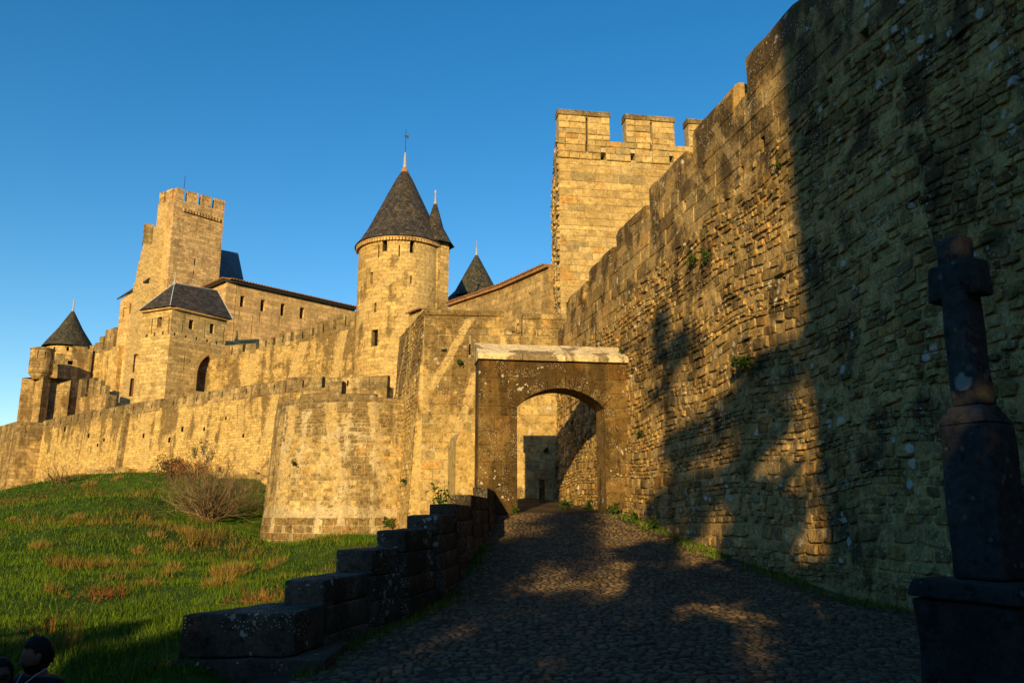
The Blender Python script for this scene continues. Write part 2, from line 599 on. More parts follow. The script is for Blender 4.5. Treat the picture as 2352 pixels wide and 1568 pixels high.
def lay(stones, parent, mat, n_ind, name='stone', rest='stonework', smooth=False, ok=None):
    """the largest stones in view become parts of their own, the rest one joined part"""
    sc = []
    for i, (vs, fs, uv, t) in enumerate(stones):
        c = [sum(v[k] for v in vs) / len(vs) for k in range(3)]
        q = seen(c)
        val = 0
        if q and -30 < q[0] < 2382 and -30 < q[1] < 1598 and (ok is None or ok(q)):
            xs = [seen(v) for v in vs[-4:]]
            ext = max(max(v[k] for v in vs) - min(v[k] for v in vs) for k in range(3))
            val = ext / q[2]
        sc.append((val, i))
    sc.sort(reverse=True)
    ind = {i for v, i in sc[:n_ind] if v > 0}
    mb = MB()
    base = parent_loc(parent)
    for i, (vs, fs, uv, t) in enumerate(stones):
        if i in ind:
            m1 = MB(); m1.add(vs, fs, uv, t)
            c = Vector([sum(v[k] for v in vs) / len(vs) for k in range(3)])
            me = bpy.data.meshes.new(name)
            me.from_pydata([tuple(Vector(v) - c) for v in vs], [], fs)
            ul = me.uv_layers.new(name='UVMap')
            k = 0
            for f in fs:
                for vi in f:
                    ul.data[k].uv = uv[vi]; k += 1
            a_ = me.attributes.new('tint', 'FLOAT', 'POINT')
            a_.data.foreach_set('value', [t] * len(vs))
            if smooth: me.polygons.foreach_set('use_smooth', [True] * len(fs))
            me.materials.append(mat)
            o = bpy.data.objects.new(name, me)
            COL.objects.link(o)
            o.parent = parent
            o.location = c - base
        else:
            mb.add(vs, fs, uv, t)
    if mb.v:
        mb.build(rest, mat, parent, smooth, 'stuff')
# ------------------------------------------------------------------ common materials
OCH, OCH2, STAIN = (.54, .385, .155), (.46, .315, .12), (.14, .088, .033)
m_far = stone('far_stone', OCH, OCH2, STAIN, pitc=.75, stain=.65, stain_lo=.50, lichen=0, speck=.25, lsc=1.2, brick=(.62, .30), bdist=.06, grain=5., medc=(.86, 1.12))
m_farb = stone('far_stone_brown', (.42, .30, .14), (.34, .235, .105), STAIN, pitc=.7, stain=.7, stain_lo=.46, lichen=0, speck=.3, lsc=1.2, brick=(.7, .34), bdist=.06, orange=.3, grain=5., medc=(.86, 1.12))
m_keep = stone('keep_stone', (.50, .335, .155), (.43, .28, .125), (.22, .145, .07), stain=.5, stain_lo=.52, lichen=0, speck=.3, lsc=1.2, brick=(.8, .34), bdist=.06, grain=5., medc=(.86, 1.12))
m_hall = stone('hall_stone', (.50, .335, .155), (.53, .355, .165), (.36, .235, .105), pitc=.85, stain=.5, stain_lo=.50, lichen=0, speck=.15, lsc=1.4, brick=(1.1, .42), bdist=.04, grain=5., medc=(.86, 1.12))
m_merlon = stone('weathered_merlon_stone', (.36, .27, .13), (.28, .20, .095), (.12, .085, .04), stain=.6, stain_lo=.44, lichen=.3, lsc=2.2, speck=.5, orange=.5, brick=(.8, .36), bdist=.04, grain=8.)
m_ramp = None
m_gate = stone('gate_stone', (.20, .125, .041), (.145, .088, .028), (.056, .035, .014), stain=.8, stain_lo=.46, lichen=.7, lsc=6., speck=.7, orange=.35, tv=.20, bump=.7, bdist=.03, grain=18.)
m_tower = stone('square_tower_stone', (.54, .385, .16), (.49, .34, .135), (.22, .145, .06), pitc=.7, stain=.6, stain_lo=.56, lichen=.0, speck=.12, lsc=4., orange=.25, tv=.22, bump=.6, bdist=.04, grain=9.)
m_mort = stone('lime_mortar', (.46, .37, .22), (.38, .30, .17), (.15, .11, .06), stain=.5, stain_lo=.5, lichen=0, speck=.2, bump=.8, bdist=.03)
m_cap = stone('lichen_capped_slab', (.72, .60, .37), (.68, .55, .33), (.22, .16, .085), stain=.9, stain_lo=.535, lichen=.5, lsc=7., speck=.3, orange=.0, tv=.05, bump=.4, grain=26., sw=.03)
m_para = stone('parapet_stone', (.105, .085, .06), (.075, .06, .045), (.03, .026, .02), stain=.6, stain_lo=.48, lichen=.55, lsc=8., speck=.7, orange=.15, bump=.8, bdist=.03)
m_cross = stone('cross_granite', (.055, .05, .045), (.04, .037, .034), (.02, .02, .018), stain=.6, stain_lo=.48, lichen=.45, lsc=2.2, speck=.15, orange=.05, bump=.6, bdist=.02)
m_inner_shade = plain('painted_interior_shade', (.012, .010, .008), .9, .1)  # near-black colour standing in for the shade inside openings
m_lead = plain('lead_finial', (.42, .42, .43), .5, .15)
m_iron = plain('wrought_iron', (.05, .045, .045), .6, .2)
m_copper = plain('copper_flashing', (.38, .20, .11), .5, .2)
def slate_mat(name, col, lich=.3):
    s = NT(name)
    p, u = s.pos(), s.uv()
    bt = s.n('TexBrick', {'Vector': u, 'Color1': (.55, .55, .56, 1), 'Color2': (1.5, 1.45, 1.4, 1), 'Mortar': (.35, .35, .35, 1), 'Scale': 1., 'Mortar Size': .02, 'Brick Width': .34, 'Row Height': .22})
    c = s.mix(1., s.mix(s.ramp(s.noise(p, .8, 4), .4, .65), col, (col[0] * 1.35, col[1] * 1.2, col[2] * .95)), bt.outputs['Color'], 'MULTIPLY')
    c = s.mul(c, s.lin(s.noise(s.scale(p, (3, 3, .7)), 2., 4), .3, .7, .65, 1.4))
    if lich:
        c = s.mix(s.math('MULTIPLY', s.ramp(s.noise(p, 2.6, 4, .7), .62, .72), lich), c, (.27, .24, .13))
    return s.out(c, bt.outputs['Fac'], .6, -.03, .75)
m_slate = slate_mat('slate', (.060, .056, .055))
m_slate2 = slate_mat('mossy_slate', (.060, .062, .050), .8)
m_tile = plain('terracotta_tile', (.36, .20, .10), .85, .35, 4.)
m_leadgrey = plain('lead_sheet', (.09, .10, .13), .6, .2, 2.)

# ------------------------------------------------------------------ ground
KR = .22
def rx(Y): return 3.46 + KR * (25 - Y)                         # foot of the rampart
ROAD = [(-40, -.25), (0, 0), (5, .05), (9.7, .20), (13.9, .42), (16.9, .70), (20.5, 1.08), (23.2, 1.50), (24.6, 1.68), (26, 1.74), (33.5, 2.25), (60, 3.)]
def road_z(Y):
    for (a, za), (b, zb) in zip(ROAD, ROAD[1:]):
        if a <= Y <= b:
            return za + (zb - za) * (Y - a) / (b - a)
    return ROAD[0][1]
PAR = [(-30, -2.9), (0, -2.6), (8, -2.25), (9.4, -2.05), (10.6, -1.75), (11.3, -1.45), (12.5, -1.15), (14.5, -1.0), (17.5, -.87), (21, -.65), (24.4, -.55), (40, -.5)]
def par_x(Y):                                             # road side face of the parapet
    for (a, za), (b, zb) in zip(PAR, PAR[1:]):
        if a <= Y <= b:
            return za + (zb - za) * (Y - a) / (b - a)
    return PAR[0][1]
CT = []
def ct(px, py, Y, dz=0.):
    p = at(px, py, Y); CT.append((p.x, p.y, p.z + dz))
for a in [(0, 1150, 70), (60, 1130, 72), (130, 1102, 73), (300, 1090, 65), (420, 1086, 60), (500, 1085, 57), (570, 1100, 53), (604, 1135, 46), (606, 1185, 41), (600, 1255, 36.5), (640, 1285, 33), (660, 1285, 32), (700, 1282, 31.5), (760, 1276, 31.5), (820, 1272, 31.5), (860, 1268, 31), (625, 1275, 35), (920, 1225, 31),
          (560, 1150, 40), (560, 1220, 31), (640, 1300, 22), (740, 1285, 21), (720, 1325, 14), (640, 1390, 10.8), (560, 1330, 16), (430, 1490, 7.6), (520, 1430, 9.5), (780, 1258, 22), (850, 1232, 27), (820, 1240, 19.),
          (300, 1300, 17.4), (300, 1200, 27.5), (300, 1140, 40), (100, 1400, 12), (100, 1300, 18), (100, 1200, 31), (100, 1150, 48), (450, 1200, 29), (450, 1130, 44), (450, 1300, 18.5), (450, 1400, 11.6), (300, 1400, 12), (200, 1470, 9.3), (330, 1470, 9.0), (20, 1470, 9.5), (-100, 1300, 18), (-100, 1200, 31), (-100, 1400, 12), (-150, 1150, 60), (-400, 1300, 18), (-400, 1200, 35)]:
    ct(*a)
CT += [(-3.3, 6.3, -1.0), (-4.2, 5.6, -1.02), (-5.5, 5.2, -1.05), (-7.5, 5.6, -1.1), (-10, 6., -1.1), (-4, 3, -1.1), (-6, 0, -1.2), (-3.6, 0, -.9), (-9, 2, -1.2), (-3.2, 7.2, -.35), (-14, 6, -1.1), (-5, -8, -1.1), (-12, -10, -1.4), (-25, 0, -2.), (-40, 5, -3), (-40, 25, -1.5), (-60, 20, -4), (-80, 60, -2), (-100, 90, 0), (-60, -30, -4), (-20, -30, -1.5), (-6, -25, -.6),
       (-60, 85, 4.), (-40, 90, 6.), (-20, 80, 6.), (0, 60, 4.), (20, 60, 4), (40, 30, 2), (40, -20, 0), (12, -30, -.5), (30, 90, 5), (-30, 75, 5.)]
for Y in range(-28, 33, 3):
    CT.append((par_x(Y) + .2, Y, road_z(Y) - .35)); CT.append((1.2, Y, road_z(Y) - .5)); CT.append((rx(Y) + 1, Y, road_z(Y) - .5)); CT.append((rx(Y) + 6, Y, road_z(Y) - .3))
CTN = np.array(CT)
def ground_arr(X, Y):
    num = np.zeros_like(X); den = np.zeros_like(X)
    for cx, cy, cz in CTN:
        w = 1. / ((X - cx) ** 2 + (Y - cy) ** 2 + .15) ** 2.0
        num += w * cz; den += w
    return num / den
def ground_z(x, y):
    return float(ground_arr(np.array([x], dtype=float), np.array([y], dtype=float))[0])

def grass_mat():
    s = NT('grassy_ground')
    p = s.pos()
    n1, n2, n3 = s.noise(p, .35, 4, .6), s.noise(p, 1.7, 5, .65), s.noise(p, 14., 4, .7)
    c = s.mix(s.ramp(n2, .35, .65), (.026, .072, .004), (.075, .135, .008))
    c = s.mix(s.ramp(n1, .58, .72, 0, .7), c, (.095, .070, .018))
    c = s.mix(s.ramp(s.noise(p, 5., 4), .66, .74), c, (.21, .14, .035))
    c = s.mul(c, s.lin(n3, .3, .7, .55, 1.4))
    return s.out(c, s.math('ADD', n3, n2), 1., .10, .95)
m_grass_ground = grass_mat()
def axis(a, b, step, far, grow=1.35):
    v = list(np.arange(a, b + 1e-6, step))
    d = step
    lo, hi = [], []
    x = a
    while x > -far:
        d *= grow; x -= d; lo.append(x)
    d = step; x = b
    while x < far:
        d *= grow; x += d; hi.append(x)
    return np.array(lo[::-1] + v + hi)
gx, gy = axis(-50, 10, .7, 1500), axis(-10, 82, .8, 1500)
GX, GY = np.meshgrid(gx, gy)
GZ = ground_arr(GX.ravel(), GY.ravel()).reshape(GX.shape)
bump_ = np.array([[mn.noise(Vector((x * .45, y * .45, 0))) * .16 + mn.noise(Vector((x * 1.3, y * 1.3, 3))) * .06 if -50 <= x <= 3 and -10 < y < 80 else 0 for x in gx] for y in gy])
GZ = GZ + bump_ - .05
# unseen hills added behind the viewer and on the left, to block sky light
GR = np.hypot(GX, GY)
GA = np.degrees(np.abs(np.arctan2(GX, GY)))
wl = np.clip((GA - 44) / 12., 0, 1) * np.where(GX < 0, 1., np.clip((GA - 100) / 30., 0, 1))
r0 = np.where(GA > 120, 26., 70. - 44. * np.clip((GA - 90) / 30., 0, 1))
side = np.where(GX < 0, np.clip((GA - 50) / 15., 0, 1) * np.clip((140 - GA) / 15., 0, 1), 0.)
GZ = GZ + wl * np.clip((.24 + .14 * side) * (GR - r0), 0, 170.)
mb = MB()
nx_, ny_ = len(gx), len(gy)
mb.add([(float(a), float(b), float(c)) for a, b, c in zip(GX.ravel(), GY.ravel(), GZ.ravel())],
       [(j * nx_ + i, j * nx_ + i + 1, (j + 1) * nx_ + i + 1, (j + 1) * nx_ + i) for j in range(ny_ - 1) for i in range(nx_ - 1)])
ground = mb.build('ground', m_grass_ground, None, True, 'structure')
def gz_at(x, y):
    """height of the ground mesh"""
    i = int(np.clip(np.searchsorted(gx, x) - 1, 0, nx_ - 2)); j = int(np.clip(np.searchsorted(gy, y) - 1, 0, ny_ - 2))
    a, b = (x - gx[i]) / (gx[i + 1] - gx[i]), (y - gy[j]) / (gy[j + 1] - gy[j])
    return float(GZ[j, i] * (1 - a) * (1 - b) + GZ[j, i + 1] * a * (1 - b) + GZ[j + 1, i] * (1 - a) * b + GZ[j + 1, i + 1] * a * b)

# ------------------------------------------------------------------ road
def road_mat():
    s = NT('road_earth')
    p = s.pos()
    c = s.mix(s.ramp(s.noise(p, .9, 5), .4, .62), (.050, .037, .022), (.085, .060, .032))
    c = s.mul(c, s.lin(s.noise(p, 26., 4, .7), .3, .7, .6, 1.4))
    c = s.mix(s.math('MULTIPLY', s.ramp(s.noise(p, 1.4, 4), .58, .7), .6), c, (.035, .042, .012))
    return s.out(c, s.noise(p, 30., 4, .7), .8, .02, .9)
m_road = road_mat()
def cobble_mat():
    s = NT('cobble')
    p, t = s.pos(), s.tint()
    c = s.mix(t, (.075, .060, .044), (.16, .105, .052))
    c = s.mul(c, s.lin(s.math('FRACT', s.math('MULTIPLY', t, 17.3)), 0, 1, .65, 1.4))
    c = s.mul(c, s.lin(s.noise(p, 22., 4), .3, .7, .75, 1.3))
    c = s.mix(s.math('MULTIPLY', s.ramp(s.noise(p, 1.4, 4), .58, .72), .5), c, (.05, .055, .02))
    return s.out(c, s.noise(p, 40., 3), .5, .01, s.lin(t, 0, 1, .62, .8))
m_cobble = cobble_mat()
def road_h(x, Y):
    k = (x - par_x(Y)) / (rx(Y) - par_x(Y))
    return road_z(Y) + .10 * (1 - (2 * k - 1) ** 2) - .05 - .22 * (k - .5) * max(0., 1 - abs(Y - 15) / 9.) + .02 * mn.noise(Vector((x * .8, Y * .8, 1.)))
mb = MB()
ys = list(np.arange(-34, 34.01, .5))
nk = 18
for Y in ys:
    for k in range(nk + 1):
        a, b = par_x(Y) - .3, rx(Y) + .6
        x = a + (b - a) * k / nk
        mb.v.append((x, float(Y), road_h(x, Y))); mb.uv.append((x, float(Y))); mb.t.append(.5)
for j in range(len(ys) - 1):
    for k in range(nk):
        mb.f.append((j * (nk + 1) + k, j * (nk + 1) + k + 1, (j + 1) * (nk + 1) + k + 1, (j + 1) * (nk + 1) + k))
road = mb.build('road', m_road, None, True, 'structure')
rng = random.Random(5)
st = []
Y = 4.2
while Y < 24.3:
    dY = rng.uniform(.07, .12)
    x = par_x(Y) + .1 + rng.uniform(0, .1)
    while x < rx(Y) - .05:
        w = rng.uniform(.06, .17)
        cx, cy = x + w / 2, Y + dY / 2 + .05 * mn.noise(Vector((x * .9, Y * .9, 4)))
        worn = (-2.2 < cx < 1.2 and Y < 7.4 + .5 * mn.noise(Vector((cx, 0, 9))))
        edge = cx > rx(Y) - .9 + .5 * mn.noise(Vector((Y * .4, 2, 1)))
        dirt = mn.noise(Vector((cx * .7, cy * .5, 6.))) > .5
        if not (dirt and rng.random() < .6) and not (worn and rng.random() < .93) and not (edge and rng.random() < .75) and rng.random() > .03:
            hz = road_h(cx, cy)
            n, h = 7, rng.uniform(.004, .024)
            vs, fs, uv = [], [], []
            ph, ti, tj = rng.random(), rng.uniform(-.12, .12), rng.uniform(-.12, .12)
            sh = [rng.uniform(.82, 1.02) for _ in range(n)]
            for sc_, dz in ((1., -.03), (.95, h * .6), (.72, h)):
                for k in range(n):
                    an = 2 * math.pi * (k + ph) / n
                    xx = math.copysign(abs(math.cos(an)) ** .75, math.cos(an)) * (w / 2 - .004) * sh[k] * sc_
                    yy = math.copysign(abs(math.sin(an)) ** .75, math.sin(an)) * (dY / 2 - .002) * sh[k] * sc_
                    vs.append((cx + xx, cy + yy, hz + dz + xx * ti + yy * tj)); uv.append((xx, yy))
            vs.append((cx, cy, hz + h * 1.05)); uv.append((0, 0))
            for i in range(n):
                j = (i + 1) % n
                fs += [(i, j, n + j, n + i), (n + i, n + j, 2 * n + j, 2 * n + i), (2 * n + i, 2 * n + j, 3 * n)]
            st.append((vs, fs, uv, rng.random()))
        x += w
    Y += dY * .98
lay(st, road, m_cobble, 300, 'cobblestone', 'cobbles', True)
# ------------------------------------------------------------------ the great rampart on the right
rng = random.Random(11)
def ramp_top(Y): return EYE + 10.46 - .135 * (Y - 18.06) * (1. if Y > 12 else .6)
YF, YN = 34.6, -13.
def tx(Y): return 3.93 + KR * (25 - Y)
ramp = Surf([(tx(YF), YF), (tx(YN), YN)], lambda z: .03 * (12.2 - z) + .05 * max(0., 4. - z))
KY = (YF - YN) / ramp.L
def rY(u): return YF - u * KY
def rU(Y): return (YF - Y) / KY
def rband(x1, y1, x2, y2, w):
    (u1, z1), (u2, z2) = ramp.find(x1, y1), ramp.find(x2, y2)
    k = (u2 - u1) / (z2 - z1)
    return (u1 - k * z1, k, w / 2, min(z1, z2), max(z1, z2))
m_ramp = stone('rampart_stone', (.41, .278, .108), (.31, .205, .075), (.068, .047, .024), stain=.85, stain_lo=.515, top=(EYE + 6., EYE + 10., .08), stretch=.7, lichen=.75, lsc=3.4, speck=.7, orange=.4, tv=.42, bump=.9, bdist=.05, moss=.2, grain=16., pale=(.40, .29, .14),
    bands=[rband(1640, 285, 1705, 400, .30), rband(1545, 445, 1605, 545, .28), rband(1452, 560, 1520, 640, .28), rband(1590, 400, 1660, 470, .26), rband(1440, 690, 1500, 735, .26)])
t = thing('rampart_wall', 'towering rubble rampart with lichen spots running along the right of the cobbled road', 'wall', (5., 12., road_z(12)))
RAMP = t
mb = MB()
RH = []
for (px, py, w, h) in [(1752, 332, 9, 40), (1985, 82, 16, 34), (1705, 397, 7, 34), (1905, 188, 12, 18), (1575, 472, 6, 22), (1800, 640, 9, 10), (1660, 560, 8, 9)]:
    u, z = ramp.find(px, py)
    dd = seen(ramp.P(u, z))[2]
    RH.append(Hole(u - w / FOCAL * dd, u + w / FOCAL * dd, z - h / FOCAL * dd / 2, z + h / FOCAL * dd / 2, depth=.45))
wall_mesh(mb, ramp, 0, ramp.L, lambda u: road_z(rY(u)) - .6, lambda u: ramp_top(rY(u)) - .8, RH, 1.6, .6, .6, rough=.03)
mb.build('wall_core', m_ramp, t, True)
for h in RH: back_sheet(ramp, h, t, m_inner_shade, 'slit')  # near-black sheets paint the shade at the back of the slits
loops = []
mer = []
Yn = 15.1 - 2.98 * 9
while Yn < 32.4:
    if Yn > -12:
        mer.append((rU(Yn + 2.28), rU(Yn), ramp_top(Yn + .6)))
    Yn += 2.98
for (a, b, zt) in mer:
    mb = MB()
    a = max(a, 0.)
    slit = (a + b) / 2
    zb = lambda u: ramp_top(rY(u)) - 1.02
    prism(mb, ramp, a, b, zb, zt - .22, .01, -.45, cap=.22, du=.35)
    mb.v = [tuple(Vector(v) + Vector((mn.noise(Vector(v) * 1.7), mn.noise(Vector(v) * 1.7 + Vector((9, 0, 0))), .8 * mn.noise(Vector(v) * 1.9 + Vector((0, 5, 0))))) * .07) if v[2] > zt - .35 else v for v in mb.v]
    mb.build('merlon', m_ramp, t)
def top_u(u): return ramp_top(rY(u)) - .8
par_rects = courses(rng, rU(34.4), rU(9), 8.4, 13.6, (.34, .52), (.5, 1.3), holes=RH, keep=lambda u, z: top_u(u) - 1.9 < z < top_u(u) - .22)
for (a, b, zt) in mer:
    if rY(b) > 8:
        par_rects += [(max(x0, 0), x1, z0, z1) for x0, x1, z0, z1 in courses(rng, a, b, top_u((a + b) / 2) + .02, zt - .26, (.34, .5), (.5, 1.1))]
st = ashlar_stones(ramp, par_rects, rng, gap=.006, proud=(.012, .035), bev=.025, jit=.012)
rub = []
z = .3
while z < 12:
    h = rng.choice((rng.uniform(.08, .14), rng.uniform(.12, .20), rng.uniform(.18, .30)))
    u = rU(34.4) + rng.uniform(0, .3)
    while u < rU(1.):
        l = h * rng.uniform(.7, 2.4)
        um, zm = u + l / 2, z + h / 2
        if road_z(rY(um)) - .1 < zm < top_u(um) - 1.85 and rng.random() > .12 and not any(h.u0 - .25 < um < h.u1 + .25 and h.z0 - .2 < zm < h.z1 + .2 for h in RH):
            big = rng.random() < .05
            rub.append((u, u + l * (1.15 if big else 1), z - (.06 if big else 0), z + h + (.08 if big else 0)))
        u += l
    z += h
st2 = rubble_stones(ramp, rub, rng, gap=.006, proud=(.012, .062), wave=.25)
lay(st + st2, t, m_ramp, 300, 'stone', 'stonework', False, ok=lambda q: q[0] < 2352)
# ------------------------------------------------------------------ arched gate across the road
G0 = at(1098, 1100, 24.55)
gate = Surf([(G0.x, G0.y), (G0.x + 4.72 * .989, G0.y + 4.72 * .148)])
t = thing('arched_gate', 'low arched stone gate with sloping lichen-white coping slabs across the cobbled road', 'gate', (G0.x + 2.3, G0.y + .5, EYE))
def gu(px, py): return gate.find(px, py)
oL, oR = gu(1188, 1100)[0], gu(1392, 1100)[0]
zs, za, zg = gu(1290, 936)[1], gu(1290, 892)[1], gu(1150, 827)[1]
arch = Hole(oL, oR, EYE - .1, za, 'round', zs, 1.05)
mb = MB()
wall_mesh(mb, gate, 0, gate.L, EYE - 1.0, zg, (arch,), 1.05, 1., 1.)
# the far side must be open too: rebuild without the closed back
mb = MB()
def gate_shell(mb):
    us = sorted(set([0, gate.L] + arch.us()))
    for a, b in zip(us, us[1:]):
        m = (a + b) / 2
        lo = (arch.top(a), arch.top(b)) if arch.u0 < m < arch.u1 else (EYE - 1., EYE - 1.)
        for d in (0., -1.05):
            mb.quad(gate.P(a, lo[0], d), gate.P(b, lo[1], d), gate.P(b, zg, d), gate.P(a, zg, d), [(a, lo[0]), (b, lo[1]), (b, zg), (a, zg)])
        mb.quad(gate.P(a, zg, 0), gate.P(b, zg, 0), gate.P(b, zg, -1.05), gate.P(a, zg, -1.05))
        if arch.u0 < m < arch.u1:
            mb.quad(gate.P(a, lo[0]), gate.P(b, lo[1]), gate.P(b, lo[1], -1.05), gate.P(a, lo[0], -1.05), [(a, 0), (b, 0), (b, 1.05), (a, 1.05)])
    for u in (0, oL, oR, gate.L):
        z1 = zs if u in (oL, oR) else zg
        mb.quad(gate.P(u, EYE - 1.), gate.P(u, EYE - 1., -1.05), gate.P(u, z1, -1.05), gate.P(u, z1), [(0, EYE - 1), (1.05, EYE - 1), (1.05, z1), (0, z1)])
gate_shell(mb)
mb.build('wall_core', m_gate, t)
rise, half = za - zs, (oR - oL) / 2
RA = (half * half + rise * rise) / (2 * rise)
CZ, CU = za - RA, (oL + oR) / 2
VO = .46
class Ring: pass
ringhole = Hole(oL - .30, oR + .30, EYE - .1, za + VO, 'round', zs + .26, 1.)
rects = courses(rng, 0.0, oL, EYE - .3, zs, (.42, .52), (.55, .95)) + courses(rng, oR, gate.L, EYE - .3, zs, (.42, .52), (.4, .8))
rects += courses(rng, 0.0, gate.L, zs, zg, (.40, .46), (.6, 1.15), holes=(Hole(oL - .30, oR + .30, zs - .05, za + VO, 'round', zs + .02, 1.),))
st = ashlar_stones(gate, rects, rng, gap=.008, proud=(.006, .026), bev=.02, jit=.008)
A0 = math.asin(half / RA)
nv = 13
for i in range(nv):
    a0, a1 = -A0 - .10 + (2 * A0 + .20) * i / nv, -A0 - .10 + (2 * A0 + .20) * (i + 1) / nv
    g = .006
    def pp(a, r): return (CU + math.sin(a) * r, CZ + math.cos(a) * r)
    q = [pp(a0 + g, RA + .003), pp(a1 - g, RA + .003), pp(a1 - g, RA + VO), pp(a0 + g, RA + VO)]
    mu, mz = sum(x[0] for x in q) / 4, sum(x[1] for x in q) / 4
    inn = [(u + (mu - u) * .06, z + (mz - z) * .06) for u, z in q]
    p = rng.uniform(.034, .055)
    vs = [gate.P(u, z, -.05) for u, z in q] + [gate.P(u, z, p - .012) for u, z in q] + [gate.P(u, z, p) for u, z in inn]
    fs = [(8, 9, 10, 11)]
    for k in range(4):
        j = (k + 1) % 4
        fs += [(k, j, 4 + j, 4 + k), (4 + k, 4 + j, 8 + j, 8 + k)]
    st.append((vs, fs, q + q + inn, rng.uniform(.25, .8)))
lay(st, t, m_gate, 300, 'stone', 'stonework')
# sloping coping slabs
cu = [-.06, 1.35, 2.75, 4.05, 4.95]
for a, b in zip(cu, cu[1:]):
    mb = MB()
    a += .012; b -= .012
    pr = [(.14, zg + .004), (.16, zg + .13), (.10, zg + .20), (-.98, zg + .72), (-1.10, zg + .70), (-1.10, zg + .004)]
    n = len(pr)
    e = [rng.uniform(-.012, .012) for _ in range(2)]
    vs = [gate.P(u, z + e[i], d) for i, u in enumerate((a, b)) for d, z in pr]
    mb.add(vs, [tuple(range(n))[::-1], tuple(range(n, 2 * n))] + [(k, (k + 1) % n, n + (k + 1) % n, n + k) for k in range(n)], None, .5)
    mb.build('coping_slab', m_cap, t)
mb = MB()
prism(mb, gate, oL - .05, oR + .3, EYE - .35, EYE + .01, .22, -1.2)
tag(mb.build('threshold_step', m_para), 'worn stone sill at the foot of the arched gate opening', 'step')

# low round-topped wall that leans on the left side of the gate
lw0 = gate.P(.02, 0, -1.0)
t = thing('return_wall', 'low round-topped wall butting against the left pier of the arched gate', 'wall', (lw0[0] - .7, lw0[1] + .4, EYE - .5))
lw = Surf([at(1046, 1100, 25.6).xy, at(1090, 1100, 25.75).xy])
mb = MB()
prism(mb, lw, 0, lw.L, EYE - 1.2, EYE + 2.15, 0, -1.4, cap=0)
us = [lw.L * i / 10 for i in range(11)]
f = lambda u: EYE + 2.15 + .42 * math.sqrt(max(0, 1 - (2 * u / lw.L - 1) ** 2))
for a, b in zip(us, us[1:]):
    mb.quad(lw.P(a, EYE + 2.15), lw.P(b, EYE + 2.15), lw.P(b, f(b)), lw.P(a, f(a)), [(a, 3), (b, 3), (b, f(b)), (a, f(a))])
    mb.quad(lw.P(a, f(a)), lw.P(b, f(b)), lw.P(b, f(b), -1.4), lw.P(a, f(a), -1.4))
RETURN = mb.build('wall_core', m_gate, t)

# ------------------------------------------------------------------ inner barbican wall behind the gate
cB = at(970, 900, 33.)
iw = Surf([(cB.x, cB.y), (3.2, 33.6)], lambda z: .02 * (10 - z))
ziw, zmt = iw.find(1180, 772)[1], iw.find(1000, 708)[1]
t = thing('barbican_wall', 'ochre ashlar wall with a broken crenel standing behind the arched gate', 'wall', (0., 33., EYE))
hl = [hole_px(iw, 1077, 790, 1081, 815, depth=.5)]
mb = MB()
wall_mesh(mb, iw, 0, iw.L, EYE - 2.2, ziw, hl, 1.2, 1.2, 1.5, rough=.02)
def iband(x1, y1, x2, y2, w):
    (u1, z1), (u2, z2) = iw.find(x1, y1), iw.find(x2, y2)
    k = (u2 - u1) / (z2 - z1)
    return (u1 - k * z1, k, w / 2, min(z1, z2), max(z1, z2))
m_iw = stone('barbican_stone', (.50, .355, .14), (.43, .295, .11), (.15, .098, .038), stain=.85, stain_lo=.55, top=(EYE + 2., EYE + 7., .13), lichen=.5, lsc=3.6, speck=.55, orange=.45, tv=.20, bump=.7, bdist=.04,
             bands=[iband(1085, 725, 985, 900, .34), iband(1095, 850, 1010, 1130, .34)], grain=12.)
mb.build('wall_core', m_mort, t)
for h in hl: back_sheet(iw, h, t, m_inner_shade)
RETURN.data.materials[0] = m_iw
U = lambda px, py=760: iw.find(px, py)[0]
mb = MB(); u_, z_ = iw.find(1020, 805); prism(mb, iw, u_ - .11, u_ + .11, z_ - .045, z_ + .045, .044, 0); mb.build('painted_putlog_hole', m_inner_shade, t)  # flat dark plate on the face, painting the shade of a small hole
mers = [(0.02, U(1158), zmt), (U(1201), iw.L - .1, iw.find(1250, 718)[1])]
rects = courses(rng, 0.01, iw.L, EYE - 1.9, ziw, (.34, .48), (.45, 1.05), holes=hl, pad=.01)
for a, b, z in mers:
    mb = MB(); prism(mb, iw, a, b, ziw - .02, z - .30, 0, -.6); mb.build('merlon', m_mort, t)
    rects += courses(rng, a, b, ziw + .004, z - .30, (.30, .36), (.6, 1.1))
    n = max(2, int((b - a) / 1.5))
    for i in range(n):
        mb = MB()
        u0, u1 = a + (b - a) * i / n + .008, a + (b - a) * (i + 1) / n - .008
        prism(mb, iw, u0, u1, z - .296, z - .08 + rng.uniform(-.015, .015), .07, -.66, cap=.07, tint=rng.random())
        mb.build('coping_stone', m_iw, t)
st = ashlar_stones(iw, rects, rng, gap=.005, proud=(.006, .035), bev=.02, jit=.012)
# broken stones left in the crenel
for (px, py, w, h) in [(1170, 762, .32, .34), (1182, 752, .26, .5), (1193, 757, .24, .40), (1188, 738, .18, .30)]:
    u, z = iw.find(px, py)
    st += rubble_stones(iw, [(u - w / 2, u + w / 2, z - h / 2, z + h / 2)], rng, proud=(.05, .10), wave=0)
lay(st, t, m_iw, 300, 'stone', 'stonework')
